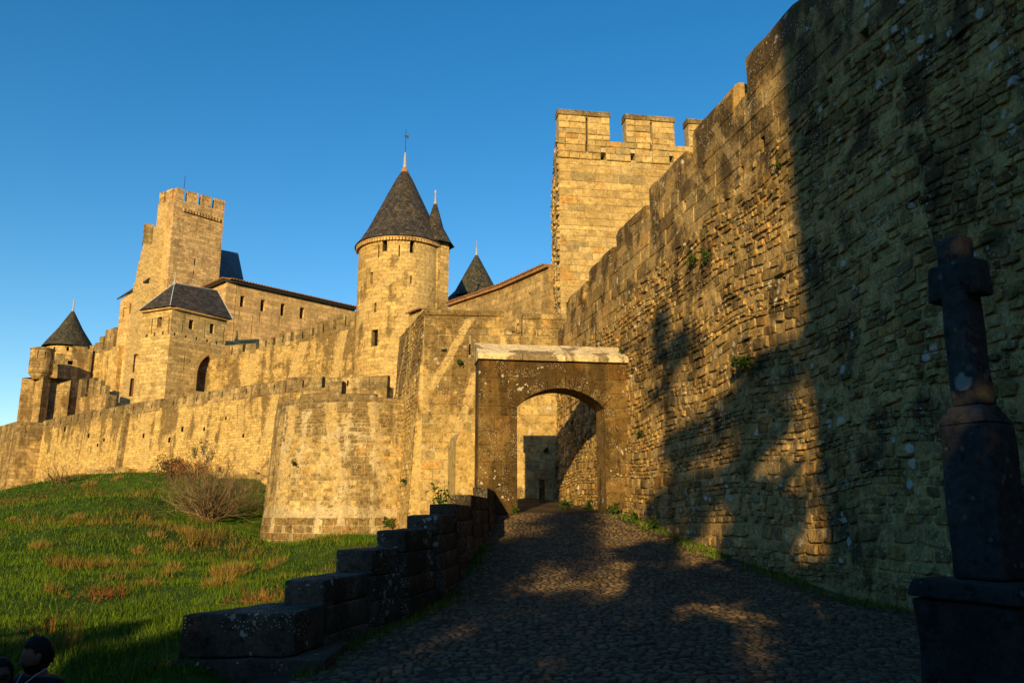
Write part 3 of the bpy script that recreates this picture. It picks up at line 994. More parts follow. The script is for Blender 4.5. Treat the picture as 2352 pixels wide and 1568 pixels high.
# its rough left flank
cA = at(915, 900, 38.5)
fl = Surf([(cA.x, cA.y), (cB.x, cB.y)], lambda z: .055 * (10 - z))
t = thing('wall_flank', 'ragged battered flank of the barbican wall in streaked rubble beside the round bastion', 'wall', (cA.x, cA.y, EYE - 1))
mb = MB()
wall_mesh(mb, fl, 0, fl.L + .01, EYE - 2.4, zmt - .05, (), 1., .5, .5, rough=.06, ends=False)
nz = 14
for i in range(nz):
    z0, z1 = EYE - 2.4 + (zmt - .3 - EYE + 2.4) * i / nz, EYE - 2.4 + (zmt - .3 - EYE + 2.4) * (i + 1) / nz
    mb.quad(fl.P(fl.L - .02, z0, -.01), iw.P(.03, z0, -.004), iw.P(.03, z1, -.004), fl.P(fl.L - .02, z1, -.01), [(0, z0), (.4, z0), (.4, z1), (0, z1)])
mb.build('wall_core', m_iw, t, False)
st = rubble_stones(fl, courses(rng, 0, fl.L, EYE - 2., zmt - .1, (.14, .26), (.2, .6)), rng, gap=.004, proud=(.004, .045))
lay(st, t, m_iw, 120, 'stone', 'stonework')
# ------------------------------------------------------------------ square crenellated tower behind the rampart
def band(surf, x1, y1, x2, y2, w):
    (u1, z1), (u2, z2) = surf.find(x1, y1), surf.find(x2, y2)
    k = (u2 - u1) / (z2 - z1)
    return (u1 - k * z1, k, w / 2)
rng = random.Random(21)
T0 = at(1284, 400, 38.2)
sq = Surf([(T0.x, T0.y), (T0.x + 9 * .989, T0.y + 9 * .148)])
zcr, zst, ztop = sq.find(1340, 322)[1], sq.find(1340, 366)[1], sq.find(1340, 258)[1]
t = thing('square_tower', 'tall square tower of golden ashlar with broad slit merlons behind the rampart', 'tower', (T0.x + 3, T0.y + 3, EYE + 2))
U = lambda px, py=300: sq.find(px, py)[0]
holes = [hole_px(sq, 1380, 350, 1392, 368, depth=.7), hole_px(sq, 1448, 352, 1459, 369, depth=.7), hole_px(sq, 1537, 358, 1547, 374, depth=.7), hole_px(sq, 1345, 322, 1350, 349, depth=.7), hole_px(sq, 1493, 322, 1498, 347, depth=.7)]
mb = MB()
wall_mesh(mb, sq, 0, sq.L, EYE + 3, zcr, holes, 1., 1.5, 2., rough=.01)
T1 = (T0.x + .12, T0.y + 7.6)
sql = Surf([T1, (T0.x, T0.y)])
wall_mesh(mb, sql, 0, sql.L, EYE + 3, zcr, (), .05, .7, .6, rough=.03, ends=False)
bk = Surf([(T0.x + 9, T0.y + 8.5), T1]); wall_mesh(mb, bk, 0, bk.L, EYE + 3, zcr, (), .8, 4, 4)
rs = Surf([(T0.x + 8.9, T0.y + 1.4), (T0.x + 9, T0.y + 8.5)]); wall_mesh(mb, rs, 0, rs.L, EYE + 3, zcr, (), .8, 4, 4)
mb.build('wall_core', m_mort, t)
for h in holes[:3]: back_sheet(sq, h, t, m_inner_shade)
rects = courses(rng, .0, sq.L, EYE + 5, zst - 3.6, (.20, .42), (.32, .8)) + courses(rng, 0, sq.L, zst - 3.6, zst, (.36, .5), (.6, 1.5))
rects2 = courses(rng, 0, sq.L, zst, zcr, (.30, .42), (.45, 1.1), holes=holes)
slits = {0: (U(1345), U(1350)), 1: (U(1493), U(1498))}
for i, (a, b) in enumerate([(0.0, U(1400)), (U(1437), U(1548)), (U(1580), U(1700))]):
    mb = MB()
    hs_ = []
    zt = ztop
    if i in slits:
        s0, s1 = slits[i]
        prism(mb, sq, a, s0, zcr - .01, zt, .05, -.55)
        prism(mb, sq, s1, b, zcr - .01, zt, .05, -.55)
        prism(mb, sq, s0, s1, zt - .30, zt, .045, -.55)
        hs_ = [Hole(s0, s1, zcr - .1, zt - .30)]
    else:
        prism(mb, sq, a, b, zcr - .01, zt, .05, -.55)
    mb.build('merlon', m_mort, t)
    rects2 += courses(rng, a, b, zcr + .004, zt - .26, (.26, .36), (.5, .95), holes=hs_)
    mb = MB(); prism(mb, sq, a - .04, b + .04, zt - .25, zt + .02, .13, -.62, cap=.09, tint=.7); mb.build('coping_stone', m_merlon, t)
st = ashlar_stones(sq, rects, rng, gap=.010, proud=(.01, .035), bev=.02, jit=.012)
st += ashlar_stones(sq, rects2, rng, gap=.010, proud=(.02, .075), bev=.035, jit=.014, d_off=.05)
ns = len(st)
st += rubble_stones(sql, courses(rng, 0, sql.L, EYE + 6, zcr, (.22, .4), (.3, .7)), rng, proud=(.04, .16))
lay(st, t, m_tower, 300, 'stone', 'stonework', ok=lambda q: q[0] < 1620)
for (a, b) in [(sql.L - 1.6, sql.L - .3), (sql.L - 4.2, sql.L - 2.6), (1., 2.6)]:
    mb = MB(); prism(mb, sql, a, b, zcr - .01, ztop - .05, .04, -.5, cap=.08); mb.build('merlon', m_merlon, t)

# ------------------------------------------------------------------ wall with tile coping between the towers
def tiles(surf, z, parent, step=.24, r=.10, over=.28, back=.6, u0=0, u1=None, n=300):
    u1 = surf.L if u1 is None else u1
    me = None
    k = int((u1 - u0) / step)
    for i in range(k):
        u = u0 + (i + .5) * step
        a, b = Vector(surf.P(u, z, over)), Vector(surf.P(u, z + .10, -back))
        if me is None or True:
            mb = MB()
            d = (b - a)
            side = Vector((d.y, -d.x, 0)).normalized()
            vs = []
            for p in (a, b):
                for j in range(7):
                    an = math.pi * j / 6
                    vs.append(tuple(p + side * (r * math.cos(an)) + Vector((0, 0, r * math.sin(an)))))
                for j in range(7):
                    an = math.pi * (6 - j) / 6
                    vs.append(tuple(p + side * (r * .74 * math.cos(an)) + Vector((0, 0, r * .74 * math.sin(an)))))
            fs = [(j, (j + 1) % 14, 14 + (j + 1) % 14, 14 + j) for j in range(14)] + [(j, j + 1, 12 - j, 13 - j) for j in range(6)]
            mb.add(vs, fs, None, rng.random())
            mb.build('roof_tile', m_tile, parent)
a, b = lev(1030, 697, 13.8), lev(1150, 656, 13.8)
c = lev(1262, 606, 13.8)
tw = Surf([a.xy, b.xy, c.xy])
m_tw = stone('tile_wall_stone', (.44, .32, .15), (.36, .255, .115), (.18, .125, .06), pitc=.68, stain=.5, stain_lo=.46, lichen=0, speck=.15, lsc=2., brick=(1.0, .36), bdist=.04, medc=(.84, 1.14), grain=6.)
t = thing('tile_coped_wall', 'brown ashlar wall under a slanting row of clay coping tiles left of the square tower', 'wall', (b.x, b.y, EYE + 4))
hl = [hole_px(tw, 1214, 672, 1219, 706, depth=.5)]
mb = MB(); wall_mesh(mb, tw, 0, tw.L, EYE + 3, EYE + 13.6, hl, .9, 2, 2); mb.build('wall_core', m_tw, t)
for h in hl: back_sheet(tw, h, t, m_inner_shade)
mb = MB(); prism(mb, tw, 0, tw.L, EYE + 13.605, EYE + 13.76, .20, -1.0); mb.build('cornice', m_tile, t)
tiles(tw, EYE + 13.77, t, .25, .10, .30, .9)
a, b = lev(940, 719, 12.2), lev(972, 706, 12.2)
tw2 = Surf([a.xy, b.xy])
t = thing('tile_coped_wall', 'short stub of wall with clay coping tiles peeping out left of the barbican wall corner', 'wall', (a.x, a.y, EYE + 4))
mb = MB(); wall_mesh(mb, tw2, 0, tw2.L, EYE + 3, EYE + 12.1, (), .8, 2, 2); mb.build('wall_core', m_tw, t)
tiles(tw2, EYE + 12.1, t, .25, .10, .28, .6)

# ------------------------------------------------------------------ round tower with the great slate cone
def circle(c, r, n=48):
    return [(c[0] + r * math.cos(R(90 + 360 * i / n)), c[1] + r * math.sin(R(90 + 360 * i / n))) for i in range(n + 1)]
def cone(parent, c, prof, mat, name='roof', n=40):
    mb = MB(); mb.revolve(prof, c, n); return mb.build(name, mat, parent, True)
YT = 61.5
cT = at(922, 650, YT)
rT = 100 / FOCAL * (YT / .97)
rt = Surf(circle((cT.x, cT.y), rT), smooth=True)
zE = at(925, 548, YT - rT).z + .1
zA = at(925, 388, YT).z
hl = [hole_px(rt, 878, 549, 889, 577, depth=.4), hole_px(rt, 941, 549, 951, 581, depth=.4), hole_px(rt, 915, 562, 918, 590, depth=.4), hole_px(rt, 868, 564, 871, 592, depth=.4), hole_px(rt, 850, 625, 856, 652, depth=.4),
      hole_px(rt, 942, 634, 946, 651, depth=.4), hole_px(rt, 859, 696, 864, 717, depth=.4), hole_px(rt, 852, 757, 867, 795, depth=.4), hole_px(rt, 867, 864, 874, 885, depth=.4), hole_px(rt, 932, 754, 935, 776, depth=.4)]
m_rt = stone('round_tower_stone', (.50, .355, .145), (.43, .30, .12), (.17, .115, .048), pitc=.68, stain=.85, stain_lo=.50, lichen=0, speck=.35, lsc=1.8, brick=(.75, .30), bdist=.05, orange=.2, medc=(.84, 1.14), grain=6.,
            bands=[band(rt, 832, 720, 945, 590, 1.25), band(rt, 900, 850, 955, 700, 1.9)])
t = thing('round_tower', 'tall round stone tower under the largest slate cone roof with a weather vane', 'tower', (cT.x, cT.y, EYE + 4))
mb = MB(); wall_mesh(mb, rt, 0, rt.L, EYE + 3, zE, hl, .8, .6, 3., ends=False); mb.build('wall', m_rt, t, True)
for h in hl: back_sheet(rt, h, t, m_inner_shade)
for k in range(46):
    an = R(180 + 180 * (k + .5) / 46)
    d = Vector((math.cos(an), math.sin(an), 0)); sd = Vector((-d.y, d.x, 0))
    mb = MB(); mb.obox(Vector((cT.x, cT.y, zE - .22)) + d * (rT - .05) - sd * .09, sd * .18, d * .26, Vector((0, 0, .2))); mb.build('corbel', m_hall, t)
mb = MB(); mb.revolve([(rT - .3, zE - .02), (rT + .24, zE - .02), (rT + .24, zE + .12), (rT - .3, zE + .12)], (cT.x, cT.y), 48); mb.build('cornice', m_hall, t)
H = zA - zE
rf = cone(t, (cT.x, cT.y), [(rT + .34, zE + .08), (rT + .31, zE + .14), (rT + .02, zE + .5), (rT * .82, zE + H * .22), (rT * .5, zE + H * .55), (rT * .2, zE + H * .86), (.12, zE + H)], m_slate)
zF = at(927, 298, YT).z
mb = MB(); mb.revolve([(.34, zA - .45), (.30, zA - .1), (.16, zA + .05), (.14, zA + .1)], (cT.x, cT.y), 12); mb.build('finial_collar', m_copper, rf, True)
mb = MB(); mb.revolve([(.15, zA), (.11, zA + .8), (.05, zA + 1.45)], (cT.x, cT.y), 10); mb.build('finial', m_lead, rf, True)
mb = MB(); mb.tube([(cT.x, cT.y, zA + 1.3), (cT.x, cT.y, zF)], .03, 5)
mb.box(cT.x + .03, cT.x + .24, cT.y - .02, cT.y + .02, zF - .75, zF - .52); mb.box(cT.x - .22, cT.x + .03, cT.y - .015, cT.y + .015, zF - .60, zF - .56)
mb.build('weather_vane', m_iron, rf)
# stair turret on its right
cS = at(1003, 600, YT - .8)
rS = 1.05
pts = [(cS.x + rS * math.cos(R(90 + 60 * i + 10)), cS.y + rS * math.sin(R(90 + 60 * i + 10))) for i in range(7)]
ss = Surf(pts)
zS = at(1010, 552, YT - 1.8).z
mb = MB(); wall_mesh(mb, ss, 0, ss.L, EYE + 5, zS, (), .3, 2, 3, ends=False); mb.build('turret_wall', m_rt, t)
zSA = at(993, 470, YT).z
cr = (cS.x - .2, cS.y)
mb = MB(); mb.revolve([(rS + .55, zS - .12), (rS + .28, zS + .25), (rS * .66, zS + (zSA - zS) * .38), (.06, zSA)], cr, 8, a0=R(10), a1=R(370)); r2 = mb.build('turret_roof', m_slate, t)
mb = MB(); mb.revolve([(.16, zSA - .3), (.08, zSA), (.05, zSA + .6), (.11, zSA + .72), (.02, zSA + .95)], cr, 10); mb.build('finial', m_lead, r2, True)

# ------------------------------------------------------------------ small slate cone in the gap
YS = 76.
c5 = at(1094, 650, YS)
zA5, zE5 = at(1094, 584, YS).z, at(1094, 688, YS).z
t = thing('cone_roofed_turret', 'small mossy slate cone roof rising behind the tile coped wall', 'tower', (c5.x, c5.y, EYE + 5))
mb = MB(); mb.revolve([(2.2, EYE + 5), (2.2, zE5)], (c5.x, c5.y), 24); mb.build('wall', m_far, t, True)
rf = cone(t, (c5.x, c5.y), [(2.9, zE5 - .1), (2.1, zE5 + .75), (1.1, zE5 + (zA5 - zE5) * .58), (.08, zA5)], m_slate2)
mb = MB(); mb.revolve([(.16, zA5 - .2), (.07, zA5 + .5), (.03, zA5 + .75)], (c5.x, c5.y), 8); mb.tube([(c5.x, c5.y, zA5 + .6), (c5.x, c5.y, zA5 + 1.5)], .025, 4); mb.build('finial', m_lead, rf)
ap = at(1050, 668, YS - 1)
e0, e1, e2 = at(1000, 697, YS - 3), at(1075, 697, YS - 3), at(1030, 664, YS + 2)
mb = MB(); mb.add([tuple(at(1015, 700, YS - 4)), tuple(at(1085, 690, YS - 4)), tuple(at(1085, 655, YS)), tuple(at(1048, 668, YS)), tuple(at(1015, 698, YS))], [(0, 1, 2, 3), (0, 3, 4)]); mb.build('lower_roof', m_slate2, t)

# ------------------------------------------------------------------ round bastion standing in the grass
def bb(z): return .065 * (EYE + 5 - z) + (.05 if z < EYE - .2 else 0) + .03 * max(0., EYE - .7 - z)
bs = Surf([at(635, 1000, 44).xy, at(631, 1000, 40.).xy, at(636, 1000, 37.6).xy, at(655, 1000, 36.2).xy, at(700, 1000, 35.4).xy, at(745, 1000, 35.0).xy, at(800, 1000, 34.8).xy, at(860, 1000, 34.9).xy, at(925, 1000, 35.6).xy], bb, smooth=True)
zB = bs.find(760, 905)[1]
m_bs = stone('bastion_stone', (.50, .36, .145), (.45, .315, .12), (.17, .115, .048), stain=.82, stain_lo=.515, top=(EYE + 0., EYE + 5., .10), lichen=.35, lsc=2.6, speck=.55, orange=.15, tv=.36, bump=.8, bdist=.05, grain=10.,
             bands=[band(bs, 758, 920, 782, 1180, .50), band(bs, 856, 930, 885, 1170, .42), band(bs, 672, 930, 655, 1090, .5)])
t = thing('round_bastion', 'sunlit curved bastion of small squared stones with a darker plinth rising from the grass', 'tower', (bs.p[5][0], bs.p[5][1] + 2, EYE - 1.5))
mb = MB(); wall_mesh(mb, bs, 0, bs.L, EYE - 2.2, zB - .35, (), 1.2, .5, .6, rough=.015); mb.build('wall_core', m_mort, t)
rects = courses(rng, .4, bs.L, EYE - .2, zB - .62, (.13, .20), (.20, .48)) + courses(rng, .4, bs.L, zB - .62, zB - .36, (.2, .26), (.35, .7))
prects = courses(rng, .4, bs.L, EYE - 2., EYE - .2, (.26, .34), (.30, .55))
m_pl = stone('plinth_stone', (.30, .205, .08), (.25, .165, .062), (.14, .09, .036), stain=.5, stain_lo=.46, lichen=.2, lsc=3., speck=.4, orange=.1, tv=.25, bump=.7, bdist=.04, grain=10.)
lay(ashlar_stones(bs, prects, rng, gap=.008, proud=(.004, .018), bev=.014, jit=.008), t, m_pl, 120, 'plinth_stone', 'plinth_stonework')
st = ashlar_stones(bs, rects, rng, gap=.008, proud=(.002, .014), bev=.012, jit=.01)
lay(st, t, m_bs, 300, 'stone', 'stonework')
U = lambda px, py=900: bs.find(px, py)[0]
for a, b, dz in [(.4, U(690), -.14), (U(690) + .01, U(756), .06), (U(756) + .01, U(784), .52), (U(784) + .01, U(868), -.04), (U(868) + .01, bs.L, -.18)]:
    mb = MB(); prism(mb, bs, a, b, zB - .36, zB + dz, .0, -.6, cap=.08); mb.build('merlon', m_merlon, t)

# ------------------------------------------------------------------ outer and inner curtain walls
def crenel_wall(name, label, pts, zb, zt, mat, merlons=None, mh=.9, step=3.2, width=2.2, rough=.05, loc=None, thick=1.2, jig=.12, slots=True):
    sf = Surf(pts) if not isinstance(pts, Surf) else pts
    m = sf.P(sf.L / 2, zb)
    t = thing(name, label, 'wall', loc or m)
    ztf = cst(zt)
    mb = MB(); wall_mesh(mb, sf, 0, sf.L, zb, lambda u: ztf(u) - mh, (), thick, 1.2, 1.2, rough=rough); mb.build('wall', mat, t)
    r = random.Random(3)
    if merlons is None:
        merlons = []
        u = .2
        while u < sf.L - .8:
            w = width * r.uniform(.85, 1.15)
            merlons.append((u, min(u + w, sf.L), ztf(u) + r.uniform(-jig, jig)))
            u += step * r.uniform(.92, 1.08)
    for a, b, z in merlons:
        mb = MB(); prism(mb, sf, a, b, ztf((a + b) / 2) - mh - .25, z - .1, .02, -.5, cap=.1); mb.build('merlon', m_merlon, t)
        if slots and b - a > 1.2:
            m2 = MB(); prism(m2, sf, (a + b) / 2 - .05, (a + b) / 2 + .05, ztf((a + b) / 2) - mh + .05, z - .25, .035, 0); m2.build('slit', m_inner_shade, t)  # no recess: a dark plate paints the shade of the slit
    return t, sf
zo = 8.5
oc = Surf([lev(98, 965, zo).xy, lev(288, 928, zo).xy, lev(490, 896, zo).xy, lev(600, 878, zo).xy, lev(660, 868, zo).xy, at(890, 868, 50).xy], lambda z: .05 * (EYE + 8 - z))
m_oc = stone('outer_curtain_stone', (.54, .385, .155), (.48, .335, .125), (.17, .115, .05), pitc=.68, stain=.85, stain_lo=.55, top=(EYE + 4., EYE + 9., .13), lichen=0, speck=.4, lsc=1.6, brick=(.42, .19), bdist=.05, orange=.25, medc=(.84, 1.14), grain=7.,
             bands=[band(oc, 556, 900, 548, 1060, .7), band(oc, 640, 880, 625, 940, .7), band(oc, 335, 920, 330, 1080, 1.2)])
t, _ = crenel_wall('outer_curtain_wall', 'long pale golden outer curtain wall climbing behind the grass slope', oc, EYE + .8, EYE + zo, m_oc, mh=.7, step=2.9, width=2.78, jig=.07)
for (px, py) in [(331, 1000), (150, 985), (240, 1010), (420, 985), (470, 985), (205, 1000), (225, 1022), (390, 1010), (520, 960), (560, 1000), (655, 990)]:
    u, z = oc.find(px, py)
    k = rng.uniform(.10, .2)
    m2 = MB(); prism(m2, oc, u - k / 2, u + k / 2, z - k, z + k, .075, 0); m2.build('painted_putlog_hole', m_inner_shade, t)  # dark plates on the face paint the shade of holes
for (x, y0, y1, w) in [(288, 930, 1092, .5)]:
    u, z = oc.find(x, 1000)
    m2 = MB(); prism(m2, oc, u - w / 2, u + w / 2, EYE + 1.5, EYE + zo - .8, .30, -.1); m2.build('buttress', m_merlon, t)
# rough plinth of outcrop rock under the curtain
mb = MB()
rk = []
pl = Surf(oc.p, lambda z: .35 + .05 * (EYE + 8 - z))
for i in range(150):
    u = rng.uniform(oc.u[0] + 2, oc.u[4])
    x, y = pl.xy(u)
    g = gz_at(x, y - .5)
    w, h = rng.uniform(.35, 1.0), rng.uniform(.2, .5)
    rk += rubble_stones(pl, [(u - w / 2, u + w / 2, g - .25, g - .25 + h + rng.uniform(0, .45))], rng, proud=(.15, .55), wave=0)
ft = thing('rock_footing', 'low ledge of broken rock at the foot of the outer curtain wall', 'rocks', (pl.p[1][0], pl.p[1][1], 3.))
lay(rk, ft, m_iw, 110, 'rock', 'rubble')

lb = Surf([at(-60, 1000, 86).xy, at(36, 1000, 74).xy, at(112, 1000, 75.6).xy], lambda z: .03 * (EYE + 8 - z))
crenel_wall('corner_bastion', 'angular bastion with a sky slit at the far left end of the outer wall', lb, EYE - 1.5, at(36, 965, 74).z, m_farb,
            merlons=[(.5, lb.u[1] - .1, at(36, 965, 74).z), (lb.u[1], lb.u[1] + .55, at(36, 965, 74).z + .02), (lb.u[1] + .75, lb.u[2] - .1, at(36, 965, 74).z - .05)], mh=1.5, slots=False)

zi = 14.3
icp = [at(440, 815, 67.5), at(515, 798, 67.), at(625, 772, 65.3), at(718, 750, 63.4), at(816, 722, 60.6), at(930, 700, 62)]
ic = Surf([q.xy for q in icp])
def ictop(u):
    k = ic.idx(u)
    f_ = min(1., max(0., (u - ic.u[k]) / (ic.u[k + 1] - ic.u[k])))
    return icp[k].z + (icp[k + 1].z - icp[k].z) * f_
m_ic = stone('inner_curtain_stone', (.46, .325, .13), (.38, .265, .10), (.15, .10, .042), pitc=.68, stain=.8, stain_lo=.46, lichen=0, speck=.55, lsc=1.7, brick=(.36, .20), bdist=.06, orange=.25, medc=(.84, 1.14), grain=6.,
             bands=[band(ic, 590, 800, 560, 890, .9), band(ic, 697, 790, 668, 880, 1.), band(ic, 790, 760, 765, 880, .9)])
U = lambda px: ic.find(px, 770)[0]
mm = [(U(a), U(b), ictop(U((a + b) / 2)) + d) for a, b, d in [(512, 560, .1), (566, 590, -.15), (597, 628, .0), (634, 668, .12), (675, 716, .05), (722, 764, .25), (772, 815, .35)]]
crenel_wall('inner_curtain_wall', 'brown lichened inner curtain wall stepping up towards the round tower', ic, EYE + 5, ictop, m_ic, merlons=mm, mh=.8, slots=True)

# ------------------------------------------------------------------ corner tower with pointed arch and hipped slate roof
zt_ = 16.3
L, C, Rr = lev(328, 719, zt_), lev(396, 709, zt_), lev(521, 737, zt_)
tp = Surf([L.xy, C.xy, Rr.xy])
m_at = stone('gate_tower_stone', (.50, .375, .175), (.45, .325, .145), (.22, .155, .075), pitc=.68, stain=.55, stain_lo=.53, lichen=0, speck=.15, lsc=1.5, brick=(.85, .30), bdist=.06, orange=.25, medc=(.84, 1.14), grain=6., bands=[])
t = thing('arched_tower', 'squat tower with hipped slate roof and a dark pointed arch in its right face', 'tower', (C.x, C.y + 2, EYE + 5))
pa = hole_px(tp, 449, 814, 494, 900, 'pointed', 856, 2.6)
hl = [pa, hole_px(tp, 433, 734, 444, 756, depth=.5), hole_px(tp, 481, 743, 491, 766, depth=.5), hole_px(tp, 360, 728, 370, 752, depth=.5)]
sl = [hole_px(tp, x, y0, x + 2.2, y1, depth=.3) for x, y0, y1 in [(417, 735, 768), (468, 745, 778), (512, 752, 788), (346, 732, 768), (385, 730, 764), (421, 806, 850)]]
ph = [hole_px(tp, x, y, x + 4.5, y + 7, depth=.5) for x, y in [(399, 764), (425, 769), (449, 774), (474, 779), (496, 784), (334, 768), (352, 764), (371, 762), (387, 760)]]
mb = MB(); wall_mesh(mb, tp, 0, tp.L, EYE + 4, EYE + zt_, hl + sl + ph, .8, 1.5, 2.); mb.build('wall', m_at, t)
for h in hl: back_sheet(tp, h, t, m_inner_shade, 'painted_dark_arch' if h is pa else 'painted_dark_window')
for h in sl + ph: back_sheet(tp, h, t, m_inner_shade, 'slit')
# reveal ring of the pointed arch
mb = MB()
us = pa.us()
lo = [(pa.u0, pa.z0 + (pa.spring - pa.z0) * i / 3) for i in range(3)] + [(u, pa.top(u)) for u in us] + [(pa.u1, pa.spring - (pa.spring - pa.z0) * (i + 1) / 3) for i in range(3)]
cu_, cz_ = (pa.u0 + pa.u1) / 2, pa.spring - .6
for (a, za_), (b, zb_) in zip(lo, lo[1:]):
    f = lambda u, z: (u + (u - cu_) * .18 + (.05 if u > cu_ else -.05), z + max(0, z - cz_) * .16)
    A, B = f(a, za_), f(b, zb_)
    mb.quad(tp.P(a, za_, .03), tp.P(b, zb_, .03), tp.P(B[0], B[1], .03), tp.P(A[0], A[1], .03), [(0, 0), (.4, 0), (.4, .2), (0, .2)])
mb.build('arch_surround', m_hall, t)
mb = MB(); prism(mb, tp, 0, tp.L, EYE + zt_ + .004, EYE + zt_ + .16, .22, -.4); mb.build('cornice', m_hall, t)
r1, r2 = at(401, 651, 66.5), at(500, 668, 70)
B_ = (L.x + 3.5, L.y + 5.5)
zz = EYE + zt_ + .165
eL, eC, eR = Vector((*tp.xy(-.05, .36), zz)), Vector((C.x - .02, C.y - .42, zz)), Vector((*tp.xy(tp.L + .35, .36), zz))
bL, bR = Vector((eL.x + 1., eL.y + 6, zz)), Vector((eR.x - 4.2, eR.y + 3, zz))
mb = MB(); mb.add([tuple(q) for q in (eL, eC, eR, bR, bL, r1, r2)], [(0, 1, 5), (1, 2, 6, 5), (2, 3, 6), (3, 4, 5, 6), (4, 0, 5)], [(0, 0), (3, 0), (8, 0), (12, 0), (18, 0), (3, 4.5), (7, 4.5)]); rf = mb.build('roof', m_slate, t)
mb = MB()
for a, b in ((r1, r2), (eC, r1), (eR, r2), (eL, r1)):
    mb.tube([a + Vector((0, 0, .02)), b + Vector((0, 0, .02))], .05, 5)
mb.build('lead_ridge', m_lead, rf)
mb = MB(); mb.revolve([(.14, r1.z - .1), (.06, r1.z + .3), (.05, r1.z + .9), (.0, r1.z + 1.1)], (r1.x, r1.y), 8); mb.build('finial', m_lead, rf, True)

# ------------------------------------------------------------------ hall with the tiled eaves
zh = 22.2
a, b, c = lev(466, 665, zh), lev(521, 641, zh), lev(815, 707, zh)
ha = Surf([a.xy, b.xy, c.xy])
t = thing('tiled_hall', 'long plain hall with four notched windows under dark clay tile eaves', 'building', (b.x, b.y + 4, EYE + 8))
hl = []
for (x, y0, y1) in [(550.5, 679, 705), (597.5, 688, 715), (643.5, 697, 725), (688, 706, 732)]:
    hl += [hole_px(ha, x, y0, x + 10, y1, depth=.6)]
hl += [hole_px(ha, 786, 726, 789, 731, depth=.4)]
sl = [hole_px(ha, x, y0, x + 1.6, y1, depth=.25) for x, y0, y1 in [(548, 712, 732), (577, 725, 765), (595, 717, 740), (640, 727, 752), (690, 735, 760)]]
mb = MB(); wall_mesh(mb, ha, 0, ha.L, EYE + 7, EYE + zh - .25, hl + sl, 1., 2.5, 3.); mb.build('wall', m_hall, t)
for h in hl: back_sheet(ha, h, t, m_inner_shade)
for h in sl: back_sheet(ha, h, t, m_inner_shade, 'slit')
mb = MB(); prism(mb, ha, 0, ha.L, EYE + zh - .246, EYE + zh - .06, .35, -1.0); mb.build('eaves_board', m_iron, t)
tiles(ha, EYE + zh - .04, t, .32, .15, .55, 1.0)
h0, h1, h2 = [Vector((*ha.xy(u, .4), EYE + zh + .05)) for u in (0, ha.u[1], ha.L)]
rg0, rg1 = b + Vector((3.2, 6, .7)), c + Vector((-3, 6, .7))
mb = MB(); mb.add([tuple(q) for q in (h0, h1, h2, rg1, rg0)], [(0, 1, 4), (1, 2, 3, 4)]); mb.build('roof', m_tile, t)

# ------------------------------------------------------------------ the keep
zk = at(405, 430, 92).z - EYE
L, C, Rr = lev(366, 444, zk), lev(404, 430, zk), lev(517, 461, zk)
kp = Surf([L.xy, C.xy, Rr.xy])
zkc = at(421, 462, 92.8).z
t = thing('keep_tower', 'tallest square keep with four merlons on its right face and a mast', 'tower', (C.x, C.y + 3, EYE + 10))
hl = [hole_px(kp, 445, 592, 448.5, 610, depth=.4), hole_px(kp, 443, 622, 446, 632, depth=.4)]
m_kp = stone('keep_stone_striped', (.50, .345, .175), (.43, .29, .14), (.22, .145, .07), pitc=.68, stain=.55, stain_lo=.52, lichen=0, speck=.3, lsc=1.2, brick=(.8, .34), bdist=.06, medc=(.84, 1.14), grain=5., bands=[band(kp, 372, 460, 366, 600, 2.4)])
mb = MB(); wall_mesh(mb, kp, 0, kp.L, EYE + 8, zkc, hl, 1., 2., 3.); mb.build('wall', m_kp, t)
for h in hl: back_sheet(kp, h, t, m_inner_shade, 'slit')
bk = Surf([Rr.xy, (Rr.x - 3.5, Rr.y + 4.5)])
mb = MB(); wall_mesh(mb, bk, 0, bk.L, EYE + 8, zkc, (), .8, 3, 4); bk2 = Surf([(L.x + 1, L.y + 5), L.xy]); wall_mesh(mb, bk2, 0, bk2.L, EYE + 8, zkc, (), .8, 3, 4); mb.build('rear_wall', m_keep, t)
U = lambda px, py=445: kp.find(px, py)[0]
for a, b in [(U(404.5), U(423)), (U(432), U(456)), (U(464), U(487)), (U(495), kp.L), (U(367), U(377)), (U(382), U(396))]:
    mb = MB(); prism(mb, kp, a, b, zkc - .01, EYE + zk, .0, -.7); mb.build('merlon', m_keep, t)
for i in range(13):
    u, z = kp.find(423 + i * 6.6, 481 + i * 2.0)
    mb = MB(); prism(mb, kp, u - .11, u + .11, z - .28, z + .22, .22, 0); mb.build('corbel', m_keep, t)
    if i < 12:
        u2 = kp.find(423 + (i + .5) * 6.6, 481 + i * 2.)[0]
        mb = MB(); prism(mb, kp, u2 - .09, u2 + .09, z - .2, z + .2, .02, 0); mb.build('slit', m_inner_shade, t)  # dark plates paint the shade of the gaps between corbels
mp = at(423, 432, 95)
mb = MB(); mb.tube([(mp.x, mp.y, zkc), (mp.x, mp.y, at(423, 404, 95).z)], .035, 4); mb.build('mast', m_iron, t)

